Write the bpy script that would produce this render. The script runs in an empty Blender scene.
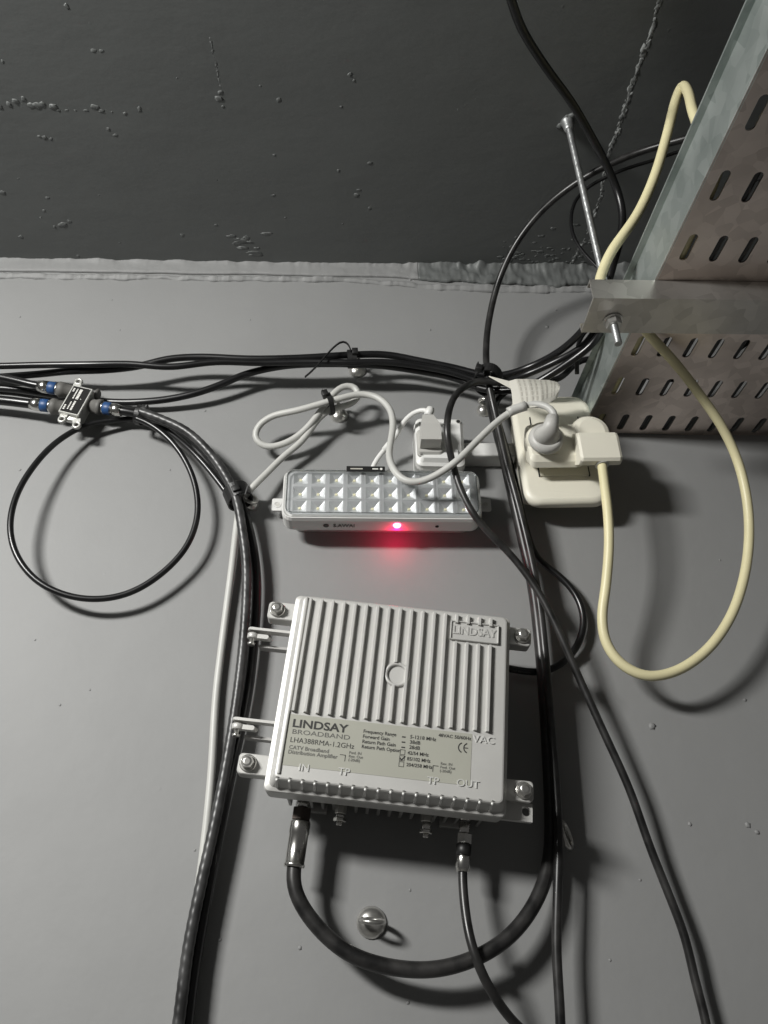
import bpy, bmesh, math, random
from mathutils import Vector, Matrix
random.seed(7)
C = bpy.context.scene.collection
PI = math.pi

# ------------------------------------------------------------------ camera
F, D, CZ = 800.0, 0.65, 1.5           # focal length in pixels of a 768 x 1024 frame, distance to wall, eye height
CY = -D
fy = Vector((345 - 384, 512 - 985, F)).normalized()        # direction into the wall, camera axes (right, up, forward)
z0 = Vector((0, 1, 0)); z0 = (z0 - fy * z0.dot(fy)).normalized()
x0 = z0.cross(fy)
if x0.x < 0: x0 = -x0
RW = Matrix((x0, fy, z0))                                   # camera axes -> world
CAM = Vector((0, CY, CZ))
ZC = 2.2137                                                 # ceiling height
ZT = 1.9752                                                 # underside of the cable tray

def ray(px, py): return RW @ Vector((px - 384, 512 - py, F))
def P(px, py, h=0.0):
    """point at distance h in front of the wall"""
    d = ray(px, py); return CAM + d * ((D - h) / d.y)
def PZ(px, py, z):
    """point at height z"""
    d = ray(px, py); return CAM + d * ((z - CZ) / d.z)

# ------------------------------------------------------------------ materials
def new_mat(name):
    m = bpy.data.materials.new(name); m.use_nodes = True
    nt = m.node_tree; b = nt.nodes['Principled BSDF']
    return m, nt, b

def mat(name, col, rough=.5, metal=0.0, var=0.0, vscale=20.0, bump=0.0, bscale=200.0, bdist=.001, spec=.5, rvar=0.0, coat=0.0, detail=4.0, col2=None):
    m, nt, b = new_mat(name)
    N, L = nt.nodes, nt.links
    b.inputs['Base Color'].default_value = (*col, 1)
    b.inputs['Roughness'].default_value = rough
    b.inputs['Metallic'].default_value = metal
    b.inputs['Specular IOR Level'].default_value = spec
    b.inputs['Coat Weight'].default_value = coat
    tc = N.new('ShaderNodeTexCoord')
    if var > 0 or col2:
        n = N.new('ShaderNodeTexNoise'); n.inputs['Scale'].default_value = vscale; n.inputs['Detail'].default_value = detail
        L.new(tc.outputs['Object'], n.inputs['Vector'])
        r = N.new('ShaderNodeValToRGB')
        c2 = col2 or tuple(min(1, c * (1 + var)) for c in col)
        c1 = col if col2 else tuple(c * (1 - var) for c in col)
        r.color_ramp.elements[0].position = .35; r.color_ramp.elements[1].position = .65
        r.color_ramp.elements[0].color = (*c1, 1); r.color_ramp.elements[1].color = (*c2, 1)
        L.new(n.outputs['Fac'], r.inputs['Fac']); L.new(r.outputs['Color'], b.inputs['Base Color'])
        if rvar:
            mr = N.new('ShaderNodeMapRange'); mr.inputs['To Min'].default_value = rough - rvar; mr.inputs['To Max'].default_value = rough + rvar
            L.new(n.outputs['Fac'], mr.inputs['Value']); L.new(mr.outputs['Result'], b.inputs['Roughness'])
    if bump > 0:
        n2 = N.new('ShaderNodeTexNoise'); n2.inputs['Scale'].default_value = bscale; n2.inputs['Detail'].default_value = 5
        L.new(tc.outputs['Object'], n2.inputs['Vector'])
        bp = N.new('ShaderNodeBump'); bp.inputs['Strength'].default_value = bump; bp.inputs['Distance'].default_value = bdist
        L.new(n2.outputs['Fac'], bp.inputs['Height']); L.new(bp.outputs['Normal'], b.inputs['Normal'])
    return m

def paint_mat(name, col, rough, streak, bmp=.3):
    """painted masonry: faint tone patches, trowel undulation, grain and sparse grit"""
    m, nt, b = new_mat(name); N, L = nt.nodes, nt.links
    tc = N.new('ShaderNodeTexCoord')
    n = N.new('ShaderNodeTexNoise'); n.inputs['Scale'].default_value = 5; n.inputs['Detail'].default_value = 6; n.inputs['Roughness'].default_value = .6
    L.new(tc.outputs['Object'], n.inputs['Vector'])
    r = N.new('ShaderNodeValToRGB')
    r.color_ramp.elements[0].position = .3; r.color_ramp.elements[1].position = .7
    r.color_ramp.elements[0].color = (*[c * .94 for c in col], 1); r.color_ramp.elements[1].color = (*[c * 1.05 for c in col], 1)
    L.new(n.outputs['Fac'], r.inputs['Fac']); L.new(r.outputs['Color'], b.inputs['Base Color'])
    b.inputs['Roughness'].default_value = rough
    mp = N.new('ShaderNodeMapping'); mp.inputs['Scale'].default_value = streak
    L.new(tc.outputs['Object'], mp.inputs['Vector'])
    n1 = N.new('ShaderNodeTexNoise'); n1.inputs['Scale'].default_value = 14; n1.inputs['Detail'].default_value = 5; n1.inputs['Roughness'].default_value = .55
    L.new(mp.outputs['Vector'], n1.inputs['Vector'])
    n2 = N.new('ShaderNodeTexNoise'); n2.inputs['Scale'].default_value = 260; n2.inputs['Detail'].default_value = 3
    L.new(tc.outputs['Object'], n2.inputs['Vector'])
    v = N.new('ShaderNodeTexVoronoi'); v.inputs['Scale'].default_value = 26; v.feature = 'F1'
    L.new(tc.outputs['Object'], v.inputs['Vector'])
    gr = N.new('ShaderNodeMapRange'); gr.inputs['From Min'].default_value = .045; gr.inputs['From Max'].default_value = .015
    L.new(v.outputs['Distance'], gr.inputs['Value'])
    a1 = N.new('ShaderNodeMath'); a1.operation = 'MULTIPLY_ADD'; a1.inputs[1].default_value = .06
    L.new(n2.outputs['Fac'], a1.inputs[0]); L.new(n1.outputs['Fac'], a1.inputs[2])
    a2 = N.new('ShaderNodeMath'); a2.operation = 'MULTIPLY_ADD'; a2.inputs[1].default_value = .12
    L.new(gr.outputs['Result'], a2.inputs[0]); L.new(a1.outputs['Value'], a2.inputs[2])
    bp = N.new('ShaderNodeBump'); bp.inputs['Strength'].default_value = bmp; bp.inputs['Distance'].default_value = .004
    L.new(a2.outputs['Value'], bp.inputs['Height']); L.new(bp.outputs['Normal'], b.inputs['Normal'])
    return m

def galv_mat(name, c1, c2, rough=.45, metal=.75):
    """zinc spangle"""
    m, nt, b = new_mat(name); N, L = nt.nodes, nt.links
    tc = N.new('ShaderNodeTexCoord')
    v = N.new('ShaderNodeTexVoronoi'); v.inputs['Scale'].default_value = 90
    n = N.new('ShaderNodeTexNoise'); n.inputs['Scale'].default_value = 16; n.inputs['Detail'].default_value = 6
    L.new(tc.outputs['Object'], v.inputs['Vector']); L.new(tc.outputs['Object'], n.inputs['Vector'])
    sp = N.new('ShaderNodeSeparateColor'); L.new(v.outputs['Color'], sp.inputs['Color'])
    mx = N.new('ShaderNodeMath'); mx.operation = 'MULTIPLY_ADD'; mx.inputs[1].default_value = .3
    L.new(sp.outputs['Red'], mx.inputs[0]); L.new(n.outputs['Fac'], mx.inputs[2])
    r = N.new('ShaderNodeValToRGB'); r.color_ramp.elements[0].position = .4; r.color_ramp.elements[1].position = .9
    r.color_ramp.elements[0].color = (*c1, 1); r.color_ramp.elements[1].color = (*c2, 1)
    L.new(mx.outputs['Value'], r.inputs['Fac']); L.new(r.outputs['Color'], b.inputs['Base Color'])
    b.inputs['Metallic'].default_value = metal
    mr = N.new('ShaderNodeMapRange'); mr.inputs['To Min'].default_value = rough - .08; mr.inputs['To Max'].default_value = rough + .12
    L.new(n.outputs['Fac'], mr.inputs['Value']); L.new(mr.outputs['Result'], b.inputs['Roughness'])
    return m

def clear_mat(name, gloss=.1, tint=(1, 1, 1)):
    """thin clear moulded plastic"""
    m = bpy.data.materials.new(name); m.use_nodes = True; nt = m.node_tree; N, L = nt.nodes, nt.links
    N.clear()
    o = N.new('ShaderNodeOutputMaterial'); t = N.new('ShaderNodeBsdfTransparent'); g = N.new('ShaderNodeBsdfGlossy')
    t.inputs['Color'].default_value = (*tint, 1)
    g.inputs['Roughness'].default_value = .12
    lw = N.new('ShaderNodeLayerWeight'); lw.inputs['Blend'].default_value = .25
    mr = N.new('ShaderNodeMapRange'); mr.inputs['To Min'].default_value = gloss * .5; mr.inputs['To Max'].default_value = .75
    mx = N.new('ShaderNodeMixShader')
    L.new(lw.outputs['Fresnel'], mr.inputs['Value']); L.new(mr.outputs['Result'], mx.inputs['Fac'])
    L.new(t.outputs['BSDF'], mx.inputs[1]); L.new(g.outputs['BSDF'], mx.inputs[2]); L.new(mx.outputs['Shader'], o.inputs['Surface'])
    return m

WALL = paint_mat('grey_wall_paint', (.245, .247, .245), .62, (1, 1, 1), .22)
CEIL = paint_mat('grey_ceiling_paint', (.128, .135, .132), .5, (.8, 1.4, 1), .26)
FLOORM = mat('concrete_floor', (.25, .245, .235), .8, var=.15, vscale=6, bump=.3)
SCRAPE = mat('bare_plaster', (.24, .25, .245), .85, var=.2, vscale=60, bump=.5, bscale=300)
BLACK = mat('black_pvc', (.008, .008, .0085), .30, var=.25, vscale=30, rvar=.07, spec=.5)
DUSTY = mat('dusty_black_pvc', (.010, .010, .010), .36, vscale=70, col2=(.032, .031, .030), spec=.5, rvar=.1, detail=7)
RIBBED = mat('ribbed_grey_black_pvc', (.02, .02, .02), .38, vscale=60, col2=(.06, .06, .06), spec=.5)
GREYW = mat('pale_grey_pvc', (.50, .50, .475), .45, var=.04, vscale=40)
WIREG = mat('mid_grey_pvc', (.46, .465, .455), .5, var=.05, vscale=40)
CREAMC = mat('cream_pvc', (.70, .645, .40), .42, var=.04, vscale=30)
CREAM = mat('cream_plastic', (.74, .715, .61), .42, var=.02, vscale=25)
WHITEP = mat('white_plastic', (.72, .72, .70), .4, var=.02, vscale=25)
OFFW = mat('off_white_plastic', (.62, .62, .605), .42, var=.02, vscale=25)
PLUGG = mat('light_grey_plastic', (.47, .465, .44), .45, var=.03, vscale=40)
AMP = mat('silver_grey_powder_coat', (.52, .516, .496), .46, metal=.25, var=.03, vscale=40, bump=.12, bscale=900, bdist=.0004)
AMPB = mat('cast_aluminium', (.34, .335, .325), .5, metal=.45, var=.08, vscale=40, bump=.2, bscale=600, bdist=.0005)
LABEL = mat('label_film', (.37, .37, .32), .38, var=.02, vscale=30)
INK = mat('dark_ink', (.03, .03, .028), .6)
INKB = mat('grey_ink', (.11, .11, .10), .6)
EMB = mat('bare_emboss', (.66, .66, .64), .35, metal=.3)
ZINC = mat('zinc_plated_steel', (.62, .61, .58), .28, metal=.9, var=.12, vscale=60)
NICK = mat('nickel', (.70, .69, .66), .22, metal=1.0, var=.08, vscale=80)
DARKM = mat('dark_hole', (.008, .008, .008), .8)
RUST = mat('dull_iron', (.07, .055, .048), .6, metal=.4, var=.2, vscale=80)
GALV = galv_mat('galvanised_side', (.30, .34, .325), (.50, .54, .52))
GALVB = galv_mat('galvanised_bottom_warm_lit', (.64, .555, .50), (.92, .81, .74), .34, 1.0)  # same zinc, with warm light reflected from the wall put into its colour
GALVS = galv_mat('galvanised_strut', (.46, .44, .41), (.72, .69, .65), .38, .9)
RODM = mat('zinc_rod', (.42, .43, .43), .42, metal=.8, var=.2, vscale=70)
BOOT = mat('grey_rubber', (.115, .112, .105), .6, var=.12, vscale=60)
BLUE = mat('blue_plastic', (.018, .062, .175), .45)
SPLT = mat('plated_zinc_casting', (.56, .56, .53), .38, metal=.6, var=.06, vscale=90)
BLAB = mat('black_label', (.012, .012, .0115), .7, spec=.2)
WINK = mat('white_print', (.72, .71, .67), .5)
REFL = mat('metallised_reflector', (.78, .80, .81), .36, metal=.7, var=.03, vscale=30)
LEDM = mat('led_die', (.75, .72, .5), .3)
CLEAR = clear_mat('clear_polycarbonate', .12)
CLEARW = clear_mat('milky_tab_plastic', .5, (.8, .82, .82))
PAPER = mat('paper_tag', (.60, .585, .525), .65, var=.03, vscale=60)
PRINT = mat('faded_tag_print', (.47, .45, .40), .65)
TIE = mat('black_nylon', (.012, .012, .012), .45)

RED, nt, b = new_mat('red_indicator'); b.inputs['Base Color'].default_value = (.9, .05, .1, 1)
b.inputs['Emission Color'].default_value = (1, .10, .2, 1); b.inputs['Emission Strength'].default_value = 12

# ------------------------------------------------------------------ mesh helpers
class MB:
    def __init__(s): s.bm = bmesh.new(); s.mats = []
    def mi(s, m):
        if m not in s.mats: s.mats.append(m)
        return s.mats.index(m)
    def _fin(s, faces, m, smooth):
        i = s.mi(m)
        for f in faces: f.material_index = i; f.smooth = smooth
    def loft(s, loops, m, cap0=True, cap1=True, closed=True, smooth=False, ring=False):
        """loops: equal-length lists of points"""
        vs = [[s.bm.verts.new(p) for p in lp] for lp in loops]
        fs = []; n = len(loops[0]); K = len(loops)
        for k in range(K if ring else K - 1):
            a, c = vs[k], vs[(k + 1) % K]
            for i in range(n if closed else n - 1):
                j = (i + 1) % n
                try: fs.append(s.bm.faces.new((a[i], a[j], c[j], c[i])))
                except ValueError: pass
        s._fin(fs, m, smooth)
        caps = []
        if cap0 and not ring: caps.append(s.bm.faces.new(list(reversed(vs[0]))))
        if cap1 and not ring: caps.append(s.bm.faces.new(vs[-1]))
        s._fin(caps, m, False)
        return s
    def box(s, lo, hi, m, bevel=0.0, seg=2, mx=None, smooth=False):
        lo, hi = Vector(lo), Vector(hi); t = bmesh.new()
        bmesh.ops.create_cube(t, size=1)
        for v in t.verts: v.co = Vector([lo[i] + (v.co[i] + .5) * (hi[i] - lo[i]) for i in range(3)])
        if bevel: bmesh.ops.bevel(t, geom=list(t.edges), offset=bevel, segments=seg, profile=.5, affect='EDGES', clamp_overlap=True)
        return s.merge(t, m, mx, smooth or bevel > 0 and seg > 1)
    def ico(s, c, r, m, sub=2, scale=(1, 1, 1), jit=0.0, mx=None, smooth=True):
        t = bmesh.new(); bmesh.ops.create_icosphere(t, subdivisions=sub, radius=1)
        for v in t.verts:
            k = 1 + random.uniform(-jit, jit)
            v.co = Vector((v.co.x * r * scale[0] * k + c[0], v.co.y * r * scale[1] * k + c[1], v.co.z * r * scale[2] * k + c[2]))
        return s.merge(t, m, mx, smooth)
    def cyl(s, a, b_, r, m, r2=None, n=20, bev=0.0, smooth=True, phase=0.0):
        a, b_ = Vector(a), Vector(b_); ax = b_ - a; Ln = ax.length; ax.normalize()
        e1 = ax.orthogonal().normalized() if abs(ax.z) > .99 or True else None
        up = Vector((0, 0, 1)) if abs(ax.z) < .9 else Vector((1, 0, 0))
        e1 = ax.cross(up).normalized(); e2 = ax.cross(e1)
        r2 = r if r2 is None else r2
        def rg(t, q): return [a + ax * t + (e1 * math.cos(phase + 2 * PI * i / n) + e2 * math.sin(phase + 2 * PI * i / n)) * q for i in range(n)]
        lp = [rg(0, r), rg(Ln, r2)] if not bev else [rg(0, r - bev), rg(bev, r), rg(Ln - bev, r2), rg(Ln, r2 - bev)]
        return s.loft(lp, m, smooth=smooth)
    def lathe(s, a, ax, prof, m, n=24, smooth=True, flat=None):
        """prof: (distance along ax, radius)"""
        a, ax = Vector(a), Vector(ax).normalized()
        up = Vector((0, 0, 1)) if abs(ax.z) < .9 else Vector((1, 0, 0))
        e1 = ax.cross(up).normalized(); e2 = ax.cross(e1)
        return s.loft([[a + ax * t + (e1 * math.cos(2 * PI * i / n) + e2 * math.sin(2 * PI * i / n)) * q for i in range(n)] for t, q in prof], m, smooth=smooth)
    def torus(s, c, ax, R, r, m, n=28, k=10, arc=(0, 2 * PI), e=None, sq=(1, 1)):
        c, ax = Vector(c), Vector(ax).normalized()
        up = e or (Vector((0, 0, 1)) if abs(ax.z) < .9 else Vector((1, 0, 0)))
        e1 = (Vector(up) - ax * Vector(up).dot(ax)).normalized(); e2 = ax.cross(e1)
        full = abs(arc[1] - arc[0] - 2 * PI) < 1e-6
        L_ = []
        for i in range(n if full else n + 1):
            t = arc[0] + (arc[1] - arc[0]) * i / n
            d = e1 * math.cos(t) + e2 * math.sin(t)
            L_.append([c + d * (R + r * sq[0] * math.cos(2 * PI * j / k)) + ax * (r * sq[1] * math.sin(2 * PI * j / k)) for j in range(k)])
        return s.loft(L_, m, smooth=True, ring=full)
    def merge(s, t, m, mx=None, smooth=False):
        i = s.mi(m); mp = {}
        for v in t.verts: mp[v] = s.bm.verts.new(mx @ v.co if mx else v.co)
        for f in t.faces:
            try: g = s.bm.faces.new([mp[v] for v in f.verts])
            except ValueError: continue
            g.material_index = i; g.smooth = smooth
        t.free(); return s
    def text(s, body, size, mx, m, sx=1.0, ext=.00008, align='LEFT', bold=0.0):
        cu = bpy.data.curves.new('lettering', 'FONT'); cu.body = body; cu.size = size; cu.extrude = ext; cu.align_x = align
        cu.align_y = 'CENTER'; cu.offset = bold; cu.resolution_u = 3
        o = bpy.data.objects.new('lettering', cu); C.objects.link(o)
        dg = bpy.context.evaluated_depsgraph_get(); dg.update()
        me = bpy.data.meshes.new_from_object(o.evaluated_get(dg))
        t = bmesh.new(); t.from_mesh(me)
        for v in t.verts: v.co.x *= sx
        bpy.data.objects.remove(o); bpy.data.curves.remove(cu); bpy.data.meshes.remove(me)
        return s.merge(t, m, mx)
    def build(s, name, parent=None, origin=None, recalc=True):
        if recalc: bmesh.ops.recalc_face_normals(s.bm, faces=list(s.bm.faces))
        if origin is not None:
            for v in s.bm.verts: v.co -= origin
        me = bpy.data.meshes.new(name); s.bm.to_mesh(me); s.bm.free()
        for m in s.mats: me.materials.append(m)
        o = bpy.data.objects.new(name, me); C.objects.link(o)
        if parent is not None: o.parent = parent
        if origin is not None: o.location = origin
        return o

def tag(o, label=None, cat=None, group=None, kind=None):
    for k, v in (('label', label), ('category', cat), ('group', group), ('kind', kind)):
        if v: o[k] = v
    return o

def empty(name, loc, label, cat, roll=0.0, group=None, wallframe=True):
    """An Empty on the wall: local x to the right, y up the wall, z out of the wall; roll is clockwise as seen"""
    o = bpy.data.objects.new(name, None); o.empty_display_size = .02; C.objects.link(o)
    if wallframe:
        o.matrix_world = Matrix.Translation(loc) @ Matrix(((1, 0, 0, 0), (0, 0, -1, 0), (0, 1, 0, 0), (0, 0, 0, 1))) @ Matrix.Rotation(-roll, 4, 'Z')
    else: o.location = loc
    return tag(o, label, cat, group)

def frame_of(loc, roll=0.0):
    return Matrix.Translation(loc) @ Matrix(((1, 0, 0, 0), (0, 0, -1, 0), (0, 1, 0, 0), (0, 0, 0, 1))) @ Matrix.Rotation(-roll, 4, 'Z')

def rrect(x0, x1, y0, y1, r, z, n=5):
    pts = []
    for cx, cy, a0 in ((x1 - r, y1 - r, 0), (x0 + r, y1 - r, PI / 2), (x0 + r, y0 + r, PI), (x1 - r, y0 + r, 1.5 * PI)):
        for i in range(n + 1):
            a = a0 + PI / 2 * i / n
            pts.append(Vector((cx + r * math.cos(a), cy + r * math.sin(a), z)))
    return pts

def spline(pts, step=.004):
    pts = [Vector(p) for p in pts]
    q = [pts[0] * 2 - pts[1]] + pts + [pts[-1] * 2 - pts[-2]]
    out = []
    for i in range(1, len(q) - 2):
        p0, p1, p2, p3 = q[i - 1:i + 3]
        # centripetal Catmull-Rom
        t0 = 0; t1 = t0 + max((p1 - p0).length, 1e-6) ** .5; t2 = t1 + max((p2 - p1).length, 1e-6) ** .5; t3 = t2 + max((p3 - p2).length, 1e-6) ** .5
        n = max(2, int((p2 - p1).length / step))
        for k in range(n):
            t = t1 + (t2 - t1) * k / n
            A1 = p0 * ((t1 - t) / (t1 - t0)) + p1 * ((t - t0) / (t1 - t0))
            A2 = p1 * ((t2 - t) / (t2 - t1)) + p2 * ((t - t1) / (t2 - t1))
            A3 = p2 * ((t3 - t) / (t3 - t2)) + p3 * ((t - t2) / (t3 - t2))
            B1 = A1 * ((t2 - t) / (t2 - t0)) + A2 * ((t - t0) / (t2 - t0))
            B2 = A2 * ((t3 - t) / (t3 - t1)) + A3 * ((t - t1) / (t3 - t1))
            out.append(B1 * ((t2 - t) / (t2 - t1)) + B2 * ((t - t1) / (t2 - t1)))
    out.append(pts[-1]); return out

def smooth_path(p, it=6):
    for _ in range(it):
        p = [p[0]] + [(p[i - 1] + p[i] * 2 + p[i + 1]) / 4 for i in range(1, len(p) - 1)] + [p[-1]]
    return p

def tube(mb, pts, r, m, n=12, step=.004, rib=None, it=6, wob=0.0, sq=None):
    """rib: (depth, pitch, starts) helical rib"""
    p = smooth_path(spline(pts, step), it)
    T = [(p[min(i + 1, len(p) - 1)] - p[max(i - 1, 0)]).normalized() for i in range(len(p))]
    e = T[0].orthogonal().normalized(); loops = []; s_ = 0.0
    for i, c in enumerate(p):
        if i: s_ += (c - p[i - 1]).length
        e = (e - T[i] * e.dot(T[i])).normalized(); f = T[i].cross(e); lp = []
        for j in range(n):
            a = 2 * PI * j / n; rr = r
            if rib: rr = r * (1 + rib[0] * math.sin(rib[2] * a + 2 * PI * s_ / rib[1]))
            if wob: rr *= 1 + wob * math.sin(s_ * 90 + 1.7 * math.sin(s_ * 31))
            lp.append(c + (e * math.cos(a) + f * math.sin(a)) * rr)
        loops.append(lp)
    mb.loft(loops, m, smooth=True); return p

def pix(lst): return [P(*q) if not isinstance(q, Vector) else q for q in lst]

def down(px_, py_, h, slant=0.0):
    q = P(px_, py_, h); return [Vector((q.x + slant * .3, -h, q.z - .25)), Vector((q.x + slant, -h, .8)), Vector((q.x + slant, -h, .012))]
def cable(name, pts, r, m, label, cat='cable', group=None, **k):
    mb = MB(); w = pix(pts); p = tube(mb, w, r, m, **k)
    o = mb.build(name, origin=p[len(p) // 2].copy())
    if label: tag(o, label, cat, group)
    return o, p

# ------------------------------------------------------------------ the room
def lump(mb, c, r, nrm, m, flat=.35, jit=.25, elong=(1, 1)):
    if nrm == 'y': sc = (elong[0], flat, elong[1])
    else: sc = (elong[0], elong[1], flat)
    mb.ico(c, r, m, 2, sc, jit)

w = MB()
w.box((-1.9, 0, 0), (2.0, .12, ZC), WALL)
for (px_, py_, rr) in [(652, 726, .003), (556, 310, .0014), (547, 327, .002), (20, 317, .0012), (112, 300, .001), (690, 824, .0016), (745, 700, .0014), (748, 825, .0022), (757, 832, .0018),
                       (410, 890, .001), (408, 1003, .0012), (300, 948, .0014), (195, 850, .0009), (60, 705, .001), (35, 640, .001), (120, 330, .001), (20, 470, .0012), (90, 690, .0009),
                       (205, 411, .0014), (220, 940, .0012), (640, 880, .001), (720, 560, .001), (610, 960, .001), (170, 470, .001), (430, 330, .0012), (250, 320, .0009), (410, 280, .0015)]:
    lump(w, P(px_, py_), rr, 'y', WALL, .5)
tag(w.build('wall_back'), 'painted grey masonry wall behind the equipment', None, kind='structure')

c = MB()
c.box((-1.9, -1.9, ZC), (2.0, .12, ZC + .12), CEIL)
K = .5208
def clump(x, y, r, el=(1, 1), flat=.35, m=CEIL): lump(c, PZ(x, y, ZC), r, 'z', m, flat * .6, .35, (el[0] * random.uniform(.8, 1.7), el[1] * random.uniform(.8, 1.3)))
for (x, y, r) in [(0, 205, .005), (18, 200, .005), (30, 195, .006), (45, 190, .005), (60, 203, .0045), (72, 203, .006), (82, 200, .005), (103, 205, .0055), (112, 212, .003), (128, 212, .0025), (145, 212, .002),
                  (165, 212, .003), (182, 205, .0055), (195, 213, .004), (215, 215, .002), (240, 218, .004), (268, 210, .0045), (85, 264, .004), (76, 262, .0035), (98, 267, .003), (208, 248, .004), (222, 260, .003),
                  (423, 178, .0045), (420, 190, .005), (428, 205, .003), (535, 192, .004), (672, 143, .004), (680, 155, .003), (655, 205, .003), (710, 313, .0045), (650, 328, .0035), (685, 375, .004), (690, 365, .003),
                  (527, 298, .003), (525, 375, .003), (92, 380, .003), (85, 405, .0035), (78, 418, .002), (120, 432, .006), (105, 436, .004), (133, 425, .004), (350, 452, .004), (5, 370, .004), (40, 455, .004), (195, 98, .003),
                  (180, 97, .003), (5, 118, .003), (128, 12, .004), (658, 430, .002), (415, 432, .003), (230, 466, .002), (548, 418, .002), (500, 165, .0015), (190, 375, .0015), (35, 343, .0015), (340, 150, .0015), (710, 400, .003), (150, 492, .003)]:
    clump(x * K, y * K, r * .5)
for i in range(14):
    clump(random.gauss(465, 28) * K, random.gauss(470, 14) * K, random.uniform(.0015, .0035), (1.8, 1), .12)
def strip_line(pts, r, m, step=.003, jit=.5, skip=.1):
    q = spline([PZ(x, y, ZC) for x, y in pts], step)
    for p in q:
        if random.random() < skip: continue
        lump(c, p + Vector((random.uniform(-1, 1) * r * jit, 0, .0001)), r * random.uniform(.4, 1.3), 'z', m, .16, .5, (1, 2.2))
strip_line([(402 * K, 70 * K), (414 * K, 120 * K), (424 * K, 170 * K)], .0010, CEIL, .002, .2, 0)
strip_line([(663, -10), (652, 30), (640, 65), (628, 98), (618, 130), (609, 155)], .0021, SCRAPE, .0016, .6, .12)
strip_line([(606, 165), (600, 200), (590, 225), (578, 252), (570, 264)], .0017, SCRAPE, .0018, 1.0, .3)
strip_line([(438, 121), (462, 107), (483, 94)], .0005, SCRAPE, .0015, .2, 0)
strip_line([(360 * K, 342 * K), (450 * K, 346 * K), (580 * K, 346 * K), (640 * K, 330 * K)], .0006, CEIL, .004, 1.5, .4)
for i in range(60):
    clump(random.uniform(500, 600), 264 - abs(random.gauss(0, 14)), random.uniform(.0006, .0020), (random.uniform(1, 2), 1), .22)
tag(c.build('ceiling'), 'dark grey painted concrete ceiling', None, kind='structure')

tag(MB().box((-1.9, -1.9, -.1), (2.0, .12, 0), FLOORM).build('floor'), 'concrete floor', None, kind='structure')

# ragged plaster fillet in the corner of wall and ceiling
t = MB(); loops = []
from mathutils import noise
def fb(x, f, sd):
    v = 0; a = 1
    for o_ in range(4): v += a * noise.noise(Vector((x * f, sd, sd * .7))); f *= 2.1; a *= .55
    return v
N_ = 1500
for i in range(N_ + 1):
    x = -.95 + 2.2 * i / N_
    rough = min(1, max(0, (x - .05) / .09))                   # the fillet gets lumpier towards the tray
    hgt = .0185 + .0012 * fb(x, 18, 1) + rough * (.010 + .004 * fb(x, 40, 2))
    th = .0028 + .0006 * fb(x, 30, 3) + rough * .0012
    ci = .0035 + .0020 * fb(x, 45, 4) + rough * (.004 + .004 * fb(x, 60, 9))
    am = .0004 + .0030 * rough
    prof = [(.001, ZC + .001), (-ci - .0008, ZC + .001), (-ci, ZC - .0010)]
    for k in range(1, 8):
        q = k / 8
        prof.append((-th - (ci - th) * max(0, 1 - q * 4) - am * fb(x, 75, 20 + k * .42) * (1 - .3 * q), ZC - .001 - (hgt - .001) * q))
    prof += [(-th * .7, ZC - hgt - .0002), (.001, ZC - hgt + .0004)]
    loops.append([Vector((x, y, z)) for y, z in prof])
kx_ = int((.085 + .95) / 2.2 * N_)
t.loft(loops[:kx_ + 1], WALL, smooth=True); t.loft(loops[kx_:], CEIL, smooth=True)
# a second thin trowel ridge just under it
loops = []
for i in range(N_ + 1):
    x = -.95 + 2.2 * i / N_
    rough = min(1, max(0, (x - .0) / .12)); zz = ZC - .0235 - .009 * rough + .0006 * fb(x, 20, 5)
    tt = max(.0004, .0026 + .0024 * fb(x, 60, 2)); up = .0006 * fb(x, 90, 7); lo_ = .006 + .003 * fb(x, 25, 8) + rough * .002
    loops.append([Vector((x, .001, zz + .0014 + up)), Vector((x, -tt, zz + .0011 + up)), Vector((x, -tt * .9, zz - .0006)), Vector((x, -tt * .35, zz - lo_ * .45)), Vector((x, .0006, zz - lo_))])
t.loft(loops, WALL, smooth=True)
tag(t.build('trim_1'), 'ragged painted plaster fillet between wall and ceiling', None, kind='structure')

# ------------------------------------------------------------------ amplifier
ROLL = math.radians(7.1)
cs = [P(*q, .085) for q in ((303, 597), (509, 620), (500, 801), (277, 777))]
ctr = sum(cs, Vector()) / 4; base = Vector((ctr.x, 0, ctr.z))
amp = empty('cable_amplifier', base, 'silver-grey ribbed cable broadband amplifier box with printed label, bolted to the wall', 'amplifier', ROLL)
AI = frame_of(base, ROLL).inverted()
def A(px_, py_, h): return AI @ P(px_, py_, h)
HW, HH = .0772, .0674

b = MB()                                                       # housing behind the cover
b.loft([rrect(-.074, .074, -.064, .064, .006, 0), rrect(-.074, .074, -.064, .064, .006, .046)], AMPB)
for k in range(18):
    u = -.0715 + k * .0084
    b.box((u - .0012, -.0712, .006), (u + .0012, -.0635, .045), AMPB, .0004, 1)
for k in range(14):
    v = -.058 + k * .0088
    b.box((.0735, v - .0012, .006), (.0795, v + .0012, .044), AMPB, .0004, 1)
b.build('base_housing', amp)
for sx in (-1, 1):                                             # wall feet
    for y0, y1 in ((-.074, -.0605), (.0605, .074)):
        b = MB(); b.box((sx * .055 - .012, y0, 0), (sx * .055 + .012, y1, .006), AMPB, .001); b.build('mounting_foot', amp)

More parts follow.
